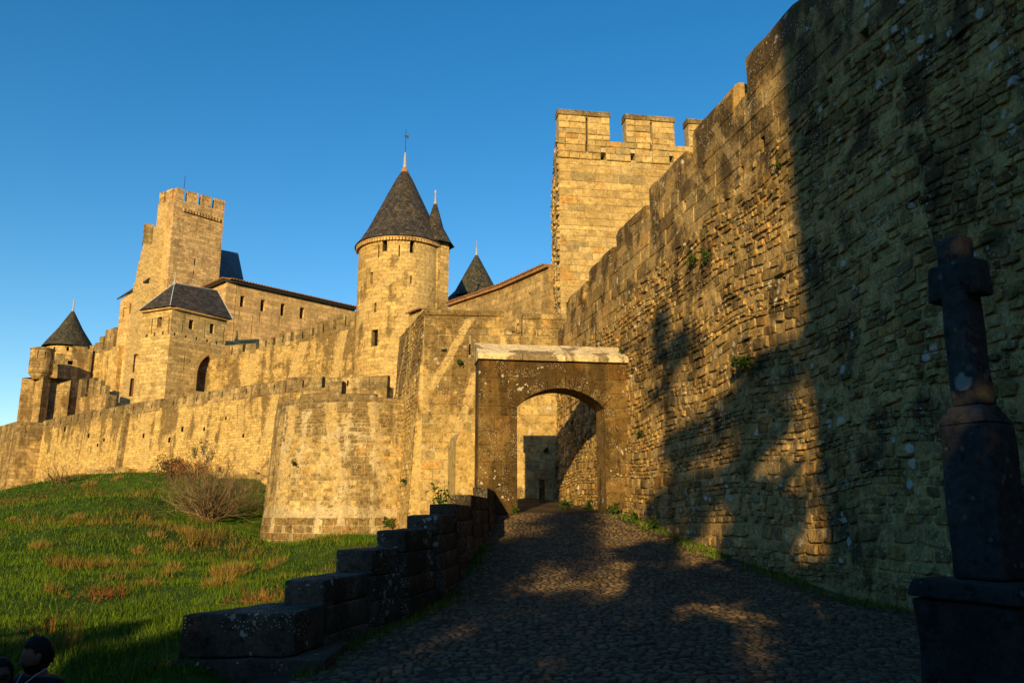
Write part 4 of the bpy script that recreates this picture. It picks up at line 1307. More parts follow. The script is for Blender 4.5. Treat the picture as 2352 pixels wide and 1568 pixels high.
# dark roof behind the keep
p = [at(500, 572, 104), at(547, 581, 108), at(563, 660, 106), at(498, 660, 102)]
q = [v + Vector((-4.5, 6, 0)) for v in p]
t = thing('slate_roofed_block', 'steep blue-black slate roof half hidden right of the keep', 'building', (p[0].x, p[0].y + 3, EYE + 10))
mb = MB(); mb.add([tuple(v) for v in p + q], [(0, 1, 2, 3), (1, 5, 6, 2), (0, 4, 5, 1), (4, 7, 6, 5), (0, 3, 7, 4)]); mb.build('roof', m_leadgrey, t)
mb = MB(); mb.hexa([tuple(v) for v in (Vector((p[3].x, p[3].y, EYE + 10)), Vector((p[2].x, p[2].y, EYE + 10)), Vector((q[2].x, q[2].y, EYE + 10)), Vector((q[3].x, q[3].y, EYE + 10)), p[3], p[2], q[2], q[3])]); mb.build('wall', m_hall, t)

# ------------------------------------------------------------------ stepped wall and tall block left of the keep
t = thing('stepped_wall', 'pale wall climbing in ragged steps up to the left side of the keep', 'wall', (*at(340, 800, 91).xy, EYE + 6))
sw = Surf([at(262, 800, 91).xy, at(376, 800, 93.3).xy])
U = lambda px, py: sw.find(px, py)
rows = [(333, 517, 354), (331, 558, 354), (324, 575, 354), (318, 600, 354), (314, 622, 354), (307, 650, 354), (303, 690, 354), (298, 740, 354), (290, 800, 354), (283, 860, 354)]
steps = [(U(x0, y)[0], U(x0, y)[1], U(x1, y)[0]) for x0, y, x1 in rows]
prev = EYE + 4
hl = [hole_px(sw, 304, 812, 315, 855, 'round', 820, .35), hole_px(sw, 295, 868, 305, 910, 'round', 874, .35)]
m_sw = stone('stepped_wall_stone', (.50, .37, .18), (.44, .32, .15), (.24, .17, .085), pitc=.68, stain=.45, stain_lo=.53, lichen=0, speck=.15, lsc=1.4, brick=(.6, .28), bdist=.06, medc=(.84, 1.14), grain=5., bands=[band(sw, 345, 560, 300, 800, 2.6)])
mb = MB()
zt_of = lambda u: max([z for (u0, z, u1) in steps if u >= u0 - .01] + [U(280, 900)[1]])
brk = sorted({0., sw.L} | {s_[0] for s_ in steps})
for a, b in zip(brk, brk[1:]):
    zt = zt_of((a + b) / 2)
    hh = [h for h in hl if a < (h.u0 + h.u1) / 2 < b]
    wall_mesh(mb, sw, a, b, EYE + 4, zt, [Hole(max(h.u0, a), min(h.u1, b), h.z0, h.z1, h.topk, h.spring, h.depth) for h in hh], 1.2, 2, 3)
mb.build('wall', m_sw, t)
m_brown = plain('lattice_brown', (.16, .08, .05), .8, .3, 8.)
for i, h in enumerate(hl):
    back_sheet(sw, h, t, m_brown if i else m_hall, 'blocked_window' if i == 0 else 'lattice_window', .1)
k = U(350, 560)
mb = MB(); prism(mb, sw, U(331, 517)[0], U(353, 517)[0], U(340, 560)[1], U(340, 517)[1], .03, -.9, cap=.3); mb.build('merlon', m_merlon, t)

t = thing('slate_eaved_house', 'tall narrow house front with shuttered windows under a slanting slate eave left of the keep', 'building', (*at(285, 800, 93).xy, EYE + 6))
zq = lev(268, 687, 26.).z - EYE
a, b = at(266, 800, 94.), at(312, 800, 92.5)
hb = Surf([a.xy, b.xy])
ztp = lambda u: hb.find(268, 688)[1] + (hb.find(306, 655)[1] - hb.find(268, 688)[1]) * u / hb.L * .9
hl = [hole_px(hb, 281, 706, 288, 732, depth=.3), hole_px(hb, 296, 697, 303, 720, depth=.3)]
mb = MB(); wall_mesh(mb, hb, 0, hb.L, EYE + 5, ztp, hl, 1., 1.5, 3); mb.build('wall', m_hall, t)
for h in hl: back_sheet(hb, h, t, m_merlon, 'shutter', .05)
sd = Surf([(a.x + 1.2, a.y + 6), a.xy]); mb = MB(); wall_mesh(mb, sd, 0, sd.L, EYE + 5, ztp(0), (), 1., 2, 3); mb.build('side_wall', m_hall, t)
e0, e1 = Vector((*hb.xy(-.3, .3), ztp(0) - .1)), Vector((*hb.xy(hb.L + 1, .3), ztp(hb.L) + .25))
f0, f1 = e0 + Vector((1.2, 3.5, 2.6)), e1 + Vector((1., 3.5, 2.6))
mb = MB(); mb.hexa([tuple(v) for v in (e0, e1, f1, f0)] + [tuple(v + Vector((0, 0, .22))) for v in (e0, e1, f1, f0)]); mb.build('roof', m_slate, t)

# ------------------------------------------------------------------ far left group
zf = 0
cw = Surf([at(196, 850, 97).xy, at(228, 850, 96).xy, at(268, 850, 93).xy])
zc1 = at(240, 812, 95).z
crenel_wall('castle_curtain_wall', 'high curtain wall with one tall merlon between the far tower and the tall house', cw, EYE + 5, cw.find(232, 775)[1], m_far,
            merlons=[(cw.find(228, 790)[0], cw.find(237, 790)[0], cw.find(232, 772)[1]), (cw.find(240, 790)[0], cw.find(260, 790)[0], cw.find(250, 755)[1]), (cw.find(206, 800)[0], cw.find(216, 800)[0], cw.find(211, 792)[1]), (cw.find(217, 800)[0], cw.find(226, 800)[0], cw.find(221, 786)[1])], mh=1.6, slots=False)
YQ = 104.
cq = at(160, 780, YQ)
rq = 45 / FOCAL * YQ / .95
zEq, zAq = at(160, 790, YQ - rq).z, at(176, 712, YQ).z
t = thing('far_round_tower', 'far round tower with a mossy slate cone at the left end of the castle', 'tower', (cq.x, cq.y, EYE + 5))
qs = Surf(circle((cq.x, cq.y), rq, 32), smooth=True)
hl = [hole_px(qs, 152, 796, 158, 806, depth=.4), hole_px(qs, 122, 797, 126, 807, depth=.4)]
mb = MB(); wall_mesh(mb, qs, 0, qs.L, EYE + 4, zEq, hl, .6, 1, 3, ends=False); mb.build('wall', m_far, t, True)
for h in hl: back_sheet(qs, h, t, m_inner_shade)
rf = cone(t, (cq.x, cq.y), [(rq + .5, zEq - .05), (rq + .05, zEq + .7), (rq * .55, zEq + (zAq - zEq) * .5), (.08, zAq)], m_slate2)
mb = MB(); mb.revolve([(.2, zAq - .3), (.1, zAq + .3), (.1, zAq + 1.3), (.0, zAq + 1.5)], (cq.x, cq.y), 8); mb.build('finial', m_lead, rf, True)
# gate block in front of it
gb = Surf([at(72, 900, 94).xy, at(105, 900, 93.5).xy, at(165, 900, 95).xy, at(203, 900, 96).xy])
t = thing('outwork_gate', 'brown outwork gate block with a dark pointed arch below the far round tower', 'building', (*gb.xy(3), EYE + 5))
pg = hole_px(gb, 109, 928, 147, 955, 'pointed', 948, 1.6)
hl = [pg, hole_px(gb, 155, 828, 167, 837, depth=.5), hole_px(gb, 122, 828, 132, 836, depth=.5)]
zg1 = gb.find(150, 823)[1]; zg2 = gb.find(190, 800)[1]
mb = MB(); wall_mesh(mb, gb, gb.find(106, 900)[0], gb.L, EYE + 4, lambda u: zg1 if u < gb.find(160, 880)[0] else zg2, hl, 1.4, 1., 2.); mb.build('wall', m_farb, t)
for h in hl: back_sheet(gb, h, t, m_inner_shade, 'painted_dark_arch' if h is pg else 'painted_dark_window')
for (x, y0, y1, w, d) in [(166, 905, 985, 1.6, 1.1), (140, 895, 898, 5.5, .25)]:
    u, z = gb.find(x, y0); z2 = gb.find(x, y1)[1]
    mb = MB(); prism(mb, gb, u - w / 2, u + w / 2, min(z2, z - .3), z, d, -.1); mb.build('buttress' if y1 > 950 else 'string_course', m_farb, t)
sm = [(gb.find(a_, 820)[0], gb.find(b_, 820)[0], gb.find((a_ + b_) / 2, y_)[1]) for a_, b_, y_ in [(128, 150, 812), (165, 200, 795), (120, 126, 815)]]
for a_, b_, z_ in sm:
    mb = MB(); prism(mb, gb, a_, b_, z_ - 1.6, z_, .02, -.5); mb.build('merlon', m_merlon, t)
# lower crenellated outwork to its right
ow = Surf([at(178, 900, 91).xy, at(245, 900, 88).xy])
zw_ = ow.find(210, 908)[1]
crenel_wall('outwork_wall', 'low outwork wall with narrow merlons right of the outwork gate', ow, EYE + 4, ow.find(220, 880)[1], m_farb, merlons=[(ow.find(a_, 890)[0], ow.find(b_, 890)[0], ow.find(a_, y_)[1]) for a_, b_, y_ in [(180, 188, 870), (204, 214, 868), (217, 231, 874), (234, 243, 885)]], mh=1.4, slots=False)
# corbelled watch turret
cc = at(93, 850, 90)
rc_ = 24 / FOCAL * 90 / .96
t = thing('corbelled_turret', 'round corbelled watch turret with two slits on a slender buttress at the far left', 'turret', (cc.x, cc.y, EYE + 4))
Z = lambda py: at(93, py, 90 - rc_).z
cs_ = Surf(circle((cc.x, cc.y), rc_, 20), smooth=True)
hl = [hole_px(cs_, 85, 805, 87, 822, depth=.3), hole_px(cs_, 102, 806, 104.5, 825, depth=.3)]
mb = MB(); wall_mesh(mb, cs_, 0, cs_.L, Z(850), Z(800), hl, .4, 1, 2, ends=False); mb.build('wall', m_farb, t, True)
for h in hl: back_sheet(cs_, h, t, m_inner_shade, 'slit')
mb = MB(); mb.revolve([(rc_ + .05, Z(800)), (rc_ + .08, Z(797)), (rc_ * .7, Z(794)), (0.01, Z(793))], (cc.x, cc.y), 20); mb.build('coping', m_merlon, t, True)
mb = MB(); mb.revolve([(rc_ * .62, Z(868)), (rc_ * .68, Z(864)), (rc_ * .72, Z(864)), (rc_ * .78, Z(859)), (rc_ * .84, Z(859)), (rc_ * .9, Z(854)), (rc_ * .98, Z(854)), (rc_ * 1.02, Z(849))], (cc.x, cc.y), 20); mb.build('corbel_rings', m_farb, t)
bt_ = Surf([at(73, 950, 90).xy, at(90, 950, 89).xy, at(107, 950, 90).xy])
mb = MB(); wall_mesh(mb, bt_, 0, bt_.L, EYE + 4, Z(864), (), 3., .8, 2); mb.build('buttress', m_farb, t)
# ------------------------------------------------------------------ stepped parapet along the left edge of the road
rng = random.Random(33)
t = thing('stepped_parapet', 'dark stone parapet rising in block steps along the left edge of the cobbled road', 'parapet', (-2.2, 9., road_z(9) - .3))
def rough_block(name, c8, mat, parent, n=5, amp=.02, bev=.06, seed=0):
    """a weathered block: eight corners (bottom ring, top ring) turned into a rounded, pitted box"""
    c8 = [Vector(c) for c in c8]
    def tri(u, v, w):
        a = c8[0].lerp(c8[1], u).lerp(c8[3].lerp(c8[2], u), v)
        b = c8[4].lerp(c8[5], u).lerp(c8[7].lerp(c8[6], u), v)
        return a.lerp(b, w)
    cen = sum(c8, Vector()) / 8
    ex = [(c8[1] - c8[0]).length, (c8[3] - c8[0]).length, (c8[4] - c8[0]).length]
    key, vs, fs = {}, [], []
    bev = min(bev, min(ex) * .3)
    grid = []
    for e in ex:
        m = max(1, min(10, int((e - 2 * bev) / .11)))
        grid.append([0, bev * .3, bev] + [bev + (e - 2 * bev) * k / m for k in range(1, m)] + [e - bev, e - bev * .3, e])
    ns = [len(g_) - 1 for g_ in grid]
    def vid(i, j, k):
        q = (i, j, k)
        if q not in key:
            l = Vector((grid[0][i], grid[1][j], grid[2][k]))
            inn = Vector([min(max(a, bev), e - bev) for a, e in zip(l, ex)])
            off = l - inn
            l = inn + off.normalized() * bev
            p = tri(*[a / e for a, e in zip(l, ex)])
            p = p + Vector((mn.noise(p * 4 + Vector((seed, 0, 0))), mn.noise(p * 4 + Vector((0, seed, 9))), mn.noise(p * 4 + Vector((5, 0, seed))))) * amp
            p = p + Vector((mn.noise(p * 15), mn.noise(p * 15 + Vector((3, 0, 0))), mn.noise(p * 15 + Vector((0, 7, 0))))) * amp * .35
            key[q] = len(vs); vs.append(tuple(p))
        return key[q]
    nx, ny, nz = ns
    for i in range(nx):
        for j in range(ny):
            for k in (0, nz): fs.append((vid(i, j, k), vid(i + 1, j, k), vid(i + 1, j + 1, k), vid(i, j + 1, k)))
    for i in range(nx):
        for k in range(nz):
            for j in (0, ny): fs.append((vid(i, j, k), vid(i + 1, j, k), vid(i + 1, j, k + 1), vid(i, j, k + 1)))
    for j in range(ny):
        for k in range(nz):
            for i in (0, nx): fs.append((vid(i, j, k), vid(i, j + 1, k), vid(i, j + 1, k + 1), vid(i, j, k + 1)))
    mb = MB(); mb.add(vs, fs, None, rng.random())
    return mb.build(name, mat, parent, True)
BL = [(412, 742, 1411, 1512, 8.5), (651, 746, 1331, 1392, 9.4), (771, 857, 1262, 1322, 10.6), (864, 931, 1217, 1268, 11.3), (934, 1003, 1182, 1228, 12.6), (986, 1046, 1157, 1196, 14.6), (1037, 1082, 1135, 1170, 17.6), (1086, 1120, 1119, 1152, 21.2)]
tops = []
for i, (x0, x1, y0, y1, Y) in enumerate(BL):
    a, b = at(x0, (y0 + y1) / 2, Y), at(x1, (y0 + y1) / 2, Y)
    zt, zb = at(x0, y0, Y).z, at(x0, y1, Y).z
    Yb = (BL[i + 1][4] + .25) if i < len(BL) - 1 else 24.5
    dx = max(0., min(.35, (at(BL[i + 1][1], BL[i + 1][3], BL[i + 1][4]).x - at(x1, y1, Y).x) if i < len(BL) - 1 else .1))
    xl, xr = a.x, b.x
    if i == 0:
        c8 = [(xl, Y, zb), (xr - .32, Y + .15, zb), (xr - .15, Yb, zb + .02), (xl + .75, Yb, zb + .02), (xl, Y, zt), (xr - .32, Y + .15, zt), (xr - .15, Yb, zt + .02), (xl + .75, Yb, zt + .02)]
    else:
        c8 = [(xl, Y, zb), (xr, Y, zb), (xr + dx, Yb, zb), (xl + dx, Yb, zb), (xl, Y, zt), (xr, Y, zt), (xr + dx, Yb, zt), (xl + dx, Yb, zt)]
    rough_block('step_block', c8, m_para, t, amp=.014, bev=.024, seed=i * 3.1)
    tops.append((Y, Yb, xl, xr, zb, dx))
# the courses below the blocks
for i, (Y, Yb, xl, xr, zb, dx) in enumerate(tops):
    zg = min(gz_at(xl - .3, Y), road_z(Y)) - .4
    z = zb - .004
    k = 0
    while z > zg:
        h = min(rng.uniform(.26, .34), z - zg + .1)
        n = max(1, int((Yb - Y) / 1.3))
        out = .03 * (k + 1)
        for j in range(n):
            y0, y1 = Y + (Yb - Y) * j / n + .006, Y + (Yb - Y) * (j + 1) / n - .006
            f0, f1 = (y0 - Y) / (Yb - Y), (y1 - Y) / (Yb - Y)
            ex = .34 if i == 0 else 0.
            c8 = [(xl + dx * f0 - out - ex * (1 if j == 0 else .4), y0 - (.12 * (k + 1) if j == 0 and i == 0 else 0), z - h), (xr + dx * f0 + out, y0, z - h), (xr + dx * f1 + out, y1, z - h), (xl + dx * f1 - out, y1, z - h)]
            c8 += [(p[0], p[1], z - .006) for p in c8]
            rough_block('course_stone', c8, m_para, t, amp=.012, bev=.014, seed=i * 7 + j + k * 2.3)
        z -= h; k += 1
        if k > 4: break
# parapet running back towards the viewer, out of frame
mb = MB()

# ------------------------------------------------------------------ stone cross at the right
B0 = at(2284, 1330, 5.6)
XC = thing('wayside_cross', 'tall dark stone wayside cross on a capped pedestal in the right foreground', 'cross', (B0.x, B0.y, road_h(B0.x, B0.y)))
ang = R(-62)
ux, uy = Vector((math.cos(ang), math.sin(ang), 0)), Vector((-math.sin(ang), math.cos(ang), 0))
def ob(cx, cy, z0, z1, a0, b0, a1=None, b1=None):
    a1 = a1 or a0; b1 = b1 or b0
    a0, b0, a1, b1 = [v * .84 for v in (a0, b0, a1, b1)]
    o = Vector((B0.x, B0.y, 0)) + ux * cx + uy * cy
    lo = [o - ux * a0 - uy * b0, o + ux * a0 - uy * b0, o + ux * a0 + uy * b0, o - ux * a0 + uy * b0]
    hi = [o - ux * a1 - uy * b1, o + ux * a1 - uy * b1, o + ux * a1 + uy * b1, o - ux * a1 + uy * b1]
    return [(p.x, p.y, z0) for p in lo] + [(p.x, p.y, z1) for p in hi]
zc = lambda py: at(2256, py, 5.6).z
gz0 = road_h(B0.x, B0.y)
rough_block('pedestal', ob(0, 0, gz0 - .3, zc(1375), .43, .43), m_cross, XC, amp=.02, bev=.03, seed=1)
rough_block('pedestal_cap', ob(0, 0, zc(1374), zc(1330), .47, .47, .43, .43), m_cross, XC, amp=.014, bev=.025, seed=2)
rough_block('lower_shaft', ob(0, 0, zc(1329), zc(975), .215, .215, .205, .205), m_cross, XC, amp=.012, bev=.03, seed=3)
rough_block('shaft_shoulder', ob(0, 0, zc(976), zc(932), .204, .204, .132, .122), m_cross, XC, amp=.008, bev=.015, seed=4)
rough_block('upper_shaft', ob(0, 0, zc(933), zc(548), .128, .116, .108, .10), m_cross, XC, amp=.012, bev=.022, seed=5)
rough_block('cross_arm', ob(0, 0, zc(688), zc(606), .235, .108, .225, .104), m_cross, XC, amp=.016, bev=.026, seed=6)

# ------------------------------------------------------------------ guard post seen through the gate
p0 = at(1245, 1148, 30.)
t = tag(rough_block('guard_post', [(p0.x - .12, 30, 1.6), (p0.x + .12, 30, 1.6), (p0.x + .12, 30.25, 1.6), (p0.x - .12, 30.25, 1.6), (p0.x - .10, 30, at(1245, 1100, 30).z), (p0.x + .10, 30, at(1245, 1100, 30).z), (p0.x + .10, 30.22, at(1245, 1100, 30).z), (p0.x - .10, 30.22, at(1245, 1100, 30).z)], m_gate, None, amp=.01), 'small squared stone guard post seen through the gate arch', 'post')

# ------------------------------------------------------------------ plants
def leaf_mat(name, c0, c1, trans=.25):
    s = NT(name)
    t_ = s.tint()
    c = s.mix(t_, c0, c1)
    c = s.mul(c, s.lin(s.math('FRACT', s.math('MULTIPLY', t_, 11.7)), 0, 1, .7, 1.35))
    s.out(c, None, rough=.7)
    return s.m
m_leaf = leaf_mat('green_leaf', (.018, .045, .006), (.05, .095, .012))
m_leafd = leaf_mat('oak_leaf', (.025, .045, .010), (.06, .085, .02))
m_grassb = leaf_mat('grass_blade', (.026, .064, .003), (.15, .19, .012))
s_ = NT('turf_blade')
t_ = s_.tint()
c_ = s_.mix(s_.ramp(t_, 0., .85), (.018, .060, .003), (.125, .195, .010))
c_ = s_.mix(s_.ramp(t_, .90, .94), c_, (.17, .115, .026))
m_grassb = s_.out(s_.mul(c_, s_.lin(s_.math('FRACT', s_.math('MULTIPLY', t_, 11.7)), 0, 1, .7, 1.35)), None, rough=.8)
m_straw = leaf_mat('dry_grass', (.10, .075, .015), (.24, .155, .035))
m_twig = leaf_mat('bare_twig', (.13, .085, .04), (.24, .175, .10))
m_rust = leaf_mat('dead_fern', (.16, .050, .014), (.25, .10, .035))
m_bark = plain('bark', (.09, .07, .05), .95, .4, 5.)

def leaf_cloud(mb, pts, size, r):
    for p in pts:
        s = size * r.uniform(.6, 1.4)
        a = Vector((r.gauss(0, 1), r.gauss(0, 1), r.gauss(0, 1))).normalized()
        b = a.cross(Vector((r.gauss(0, 1), r.gauss(0, 1), r.gauss(0, 1)))).normalized()
        p = Vector(p)
        mb.add([tuple(p - a * s), tuple(p + b * s * .45), tuple(p + a * s), tuple(p - b * s * .45)], [(0, 1, 2, 3)], None, r.random())
def tuft(name, label, base, size, n, leaf, mat=None, seed=0, up=1., cat='plant', spread=.7, group=None):
    r = random.Random(seed)
    t = thing(name, label, cat, base, group)
    mb = MB(); ms = MB()
    for i in range(max(5, n // 9)):
        an, el = r.uniform(0, 6.28), r.uniform(.2, 1.3)
        d = Vector((math.cos(an) * math.cos(el) * spread, -abs(math.sin(an)) * math.cos(el) * spread - .2, math.sin(el) * up)).normalized()
        L_ = size * r.uniform(.5, 1.)
        ms.tube([base, Vector(base) + d * L_ * .5 + Vector((0, 0, .05 * size)), Vector(base) + d * L_], [size * .012, size * .01, size * .004], 3)
        pts = [Vector(base) + d * L_ * r.uniform(.3, 1.1) + Vector((r.gauss(0, 1), r.gauss(0, 1), r.gauss(0, 1))) * size * .13 for _ in range(9)]
        leaf_cloud(mb, pts, leaf, r)
    mb.build('leaves', mat or m_leaf, t, False, 'stuff'); ms.build('stems', m_bark, t, False, 'stuff')
    return t
def on(surf, px, py, d=.05):
    u, z = surf.find(px, py); return Vector(surf.P(u, z, d))
tuft('wall_plant', 'small bright green plant rooted in the barbican wall below its slit', on(iw, 1055, 838), .30, 60, .07, seed=1)
tuft('wall_plant', 'ivy sprig hanging on the inner wall seen through the top of the gate arch', on(iw, 1291, 938), .45, 50, .08, seed=2, up=-.6)
tuft('wall_plant', 'tiny green sprig on the lit inner wall seen left in the gate opening', on(iw, 1256, 1037), .25, 30, .06, seed=3)
tuft('wall_plant', 'largest green plant jutting from the sunlit part of the rampart', on(ramp, 1714, 848, .1), .42, 130, .07, seed=4)
tuft('wall_plant', 'left one of two small plants high on the sunlit rampart', on(ramp, 1596, 610, .1), .30, 50, .06, seed=5)
tuft('wall_plant', 'right one of two small plants high on the sunlit rampart', on(ramp, 1625, 602, .1), .28, 50, .06, seed=6)
tuft('wall_plant', 'leafy tuft at the right end of the gate coping slabs', on(ramp, 1435, 812, .1), .32, 50, .06, seed=7)
tuft('wall_plant', 'little plant in the rampart joint near its sunlit upper crenels', on(ramp, 1792, 395, .1), .22, 40, .05, seed=8)
tuft('wall_plant', 'dark leafy plant on the foot of the round bastion', on(bs, 893, 1205), .40, 90, .07, seed=9)
tuft('wall_plant', 'single dark weed in the middle of the round bastion face', on(bs, 682, 1070), .34, 50, .06, seed=10)
tuft('wall_plant', 'green tuft halfway up the ragged flank right of the bastion', on(fl, 935, 1110, .1), .3, 40, .06, seed=11)
tuft('wall_plant', 'small weed in the rampart beside the gate pier at mid height', on(ramp, 1475, 1000, .1), .22, 40, .05, seed=12)
for i, (px, py, Y, sz, lb_) in enumerate([(1300, 1178, 25.9, .40, 'leafy green clump at the right foot of the gate opening'), (1352, 1177, 25.9, .28, 'small clump of weeds beside the right jamb inside the gate'), (1410, 1183, 24.6, .36, 'bushy weed at the foot of the right gate pier'), (1452, 1195, 23.2, .34, 'weed tuft where rampart and road meet just before the gate'), (1500, 1215, 21.9, .34, 'dark weed tuft along the rampart foot further from the gate'), (1185, 1186, 24.4, .2, 'tiny weeds at the foot of the left gate pier')]):
    p = at(px, py, Y)
    p.z = road_h(p.x, p.y) + .02
    tuft('roadside_weed', lb_, p, sz, 90, .06, seed=40 + i, up=1.2)
p = on(fl, 1000, 1150, .2); p = at(1012, 1160, 21.5)
tuft('parapet_shrub', 'thin leafy shrub spilling over the upper parapet blocks before the barbican wall', at(1010, 1158, 19.5), .55, 120, .05, seed=60, up=.7)

def bush(name, label, base, h, w, n, mat, seed, thick=.018, depth=3, cat='bush', lean=(0, 0)):
    """bare branching shrub"""
    r = random.Random(seed)
    t = thing(name, label, cat, base)
    mb = MB()
    def grow(p, d, L_, rad, lv):
        pts = [p]
        for k in range(3):
            d = (d + Vector((r.gauss(0, .2), r.gauss(0, .2), r.gauss(0, .16) + .05))).normalized()
            pts.append(pts[-1] + d * L_ / 3)
        mb.tube(pts, [rad, rad * .8, rad * .62, rad * .4], 3, r.random(), False)
        if lv > 0:
            for _ in range(r.choice((2, 3, 3))):
                k = r.randint(1, 3)
                nd = (d + Vector((r.gauss(0, .38), r.gauss(0, .38), r.gauss(0, .30)))).normalized()
                grow(pts[k], nd, L_ * r.uniform(.5, .75), rad * .55, lv - 1)
    for i in range(n):
        an = r.uniform(0, 6.28)
        k = math.sqrt(r.random())
        d = Vector((math.cos(an) * k * w / h * .9 + lean[0], math.sin(an) * k * w / h * .7 + lean[1], 1 - .75 * k)).normalized()
        grow(Vector(base) + Vector((r.gauss(0, .2), r.gauss(0, .2), -.1)), d, h * r.uniform(.42, .6), thick * r.uniform(.6, 1.2), depth)
    mb.build('branches', mat, t, False, 'stuff')
    return t
def gp(px, py, Y):
    p = at(px, py, Y); p.z = gz_at(p.x, p.y); return p
def gp2(px, py):
    """where a sight line meets the grass"""
    r = ray(px, py)
    for k in range(60, 900):
        Y = k * .1
        p = at(px, py, Y)
        if p.z < gz_at(p.x, p.y): return p
    return at(px, py, 60)
bush('bare_bush', 'big bare grey-brown bush fanning out on the grass below the curtain wall', gp2(476, 1192), 3.3, 3.7, 110, m_twig, 3, .028)
bush('bare_bush', 'low brown scrub against the far left stretch of the outer wall', gp2(135, 1108), 2.0, 2.6, 20, m_twig, 4, .03, 2)
def shrub(name, label, base, w, h, n, leaf, mat, seed):
    r = random.Random(seed)
    t = thing(name, label, 'shrub', base)
    mb = MB(); ms = MB()
    lobes = [(Vector((r.uniform(-.6, .6) * w, r.uniform(-.3, .3) * w, r.uniform(.3, .8) * h)), r.uniform(.25, .45) * min(w, h)) for _ in range(9)]
    for c, rad in lobes:
        ms.tube([base, Vector(base) + c * .5 + Vector((0, 0, .1)), Vector(base) + c], [.03, .02, .008], 4)
        for _ in range(n // 9):
            d = Vector((r.gauss(0, 1), r.gauss(0, 1), r.gauss(0, 1))).normalized() * rad * r.random() ** .4
            leaf_cloud(mb, [Vector(base) + c + d], leaf, r)
    mb.build('leaves', mat, t, False, 'stuff'); ms.build('stems', m_bark, t, False, 'stuff')
m_brownleaf = leaf_mat('brown_leaf', (.060, .042, .014), (.13, .075, .028))
shrub('brown_shrub', 'rounded brown-green shrub at the curtain foot left of the big bare bush', gp(388, 1092, 52), 1.1, 1.7, 1400, .06, m_brownleaf, 5)
shrub('brown_shrub', 'reddish dry shrub between the big bare bush and the curtain wall', gp(440, 1096, 50), 1.4, 1.4, 1300, .06, m_rust, 6)
bush('scrub_thicket', 'dry pinkish scrub filling the corner between curtain wall and bastion', gp(560, 1112, 47), 1.9, 3.0, 30, m_twig, 8, .022, 2)
tuft('green_sapling', 'upright green sapling rising behind the bare bush against the curtain wall', gp(445, 1090, 55) + Vector((0, 0, .9)), 1.2, 110, .07, seed=71, up=1.6, spread=.5, cat='sapling')
tuft('green_sapling', 'second green sapling just right of the first against the curtain wall', gp(466, 1085, 55) + Vector((0, 0, 1.1)), 1.1, 90, .07, seed=72, up=1.6, spread=.5, cat='sapling')
bush('dead_fern', 'rust-red heap of dead fern stalks lying on the grass slope', gp2(232, 1372), .42, 1.0, 60, m_rust, 12, .012, 2, 'fern', (.5, 0))
bush('dead_fern', 'sparse rust-red fern stalks on the grass just above the bearded man', gp2(108, 1452), .42, .5, 26, m_rust, 13, .010, 2, 'fern')
bush('dead_fern', 'brown dead stalks in the grass by the second parapet block', gp2(610, 1388), .45, .6, 40, m_rust, 14, .010, 2, 'fern')
bush('straw_stalks', 'pale straw stalks at the left picture edge above the woman', gp2(6, 1505), .55, .5, 18, m_straw, 15, .008, 2, 'grass tuft')
tuft('grass_clump', 'dark green weeds growing at the rampart foot beside the cross', Vector((rx(10.5) - .25, 10.5, road_h(rx(10.5) - .2, 10.5))), .5, 200, .08, seed=81)

# grass blades over the slope, and dry tussocks
r = np.random.default_rng(4)
def blades(n, ymin, ymax, hmin, hmax, wid, seed, dry):
    rr = np.random.default_rng(seed)
    V, F, T = [], [], []
    k = 0
    out = 0
    while out < n:
        Y = ymin * (ymax / ymin) ** rr.random()
        x = rr.uniform(-.68 * Y - 1, .0 * Y - 1.5)
        if x > par_x(Y) - .75: continue
        if Y > 30 and x > -9.5: continue
        if Y > 56 and x > -19: continue
        dn = mn.noise(Vector((x * .28, Y * .28, 2.2))) + .5 * mn.noise(Vector((x * .9, Y * .9, 5.)))
        if dry:
            if dn < .50: continue
        elif dn > .42 and rr.random() < .6: continue
        z = gz_at(x, Y)
        s = max(1., Y / 14.)
        h = rr.uniform(hmin, hmax) * min(s, 1.9) * (.6 + 1.3 * max(0., .35 + mn.noise(Vector((x * 1.1, Y * 1.1, 8.)))))
        w = wid * s * rr.uniform(.6, 1.4)
        an = rr.uniform(0, 6.28); ln = rr.uniform(.1, .8) * h; la = rr.uniform(0, 6.28)
        dx, dy = math.cos(an) * w, math.sin(an) * w
        V += [(x - dx, Y - dy, z - .02), (x + dx, Y + dy, z - .02), (x + math.cos(la) * ln, Y + math.sin(la) * ln, z + h)]
        F.append((k, k + 1, k + 2)); k += 3
        tt = .88 * rr.random()
        pn = mn.noise(Vector((x * .16, Y * .13, 11.))) + .4 * mn.noise(Vector((x * .6, Y * .5, 1.))) + .012 * (-x - 8)
        if not dry and rr.random() < min(.85, max(0., (pn - .22) * 2.4)): tt = .95 + .05 * rr.random()
        T += [tt, tt, tt]
        out += 1
    mb = MB(); mb.v, mb.f, mb.t = V, F, T; mb.uv = [(0, 0)] * len(V)
    return mb
g = blades(150000, 5.5, 62, .025, .085, .006, 5, False).build('grass', m_grassb, None, False, 'stuff')
g['label'] = 'short green winter grass on the slope'; g['category'] = 'grass'
g = blades(4000, 5.5, 60, .09, .24, .006, 6, True)
rr = random.Random(8)
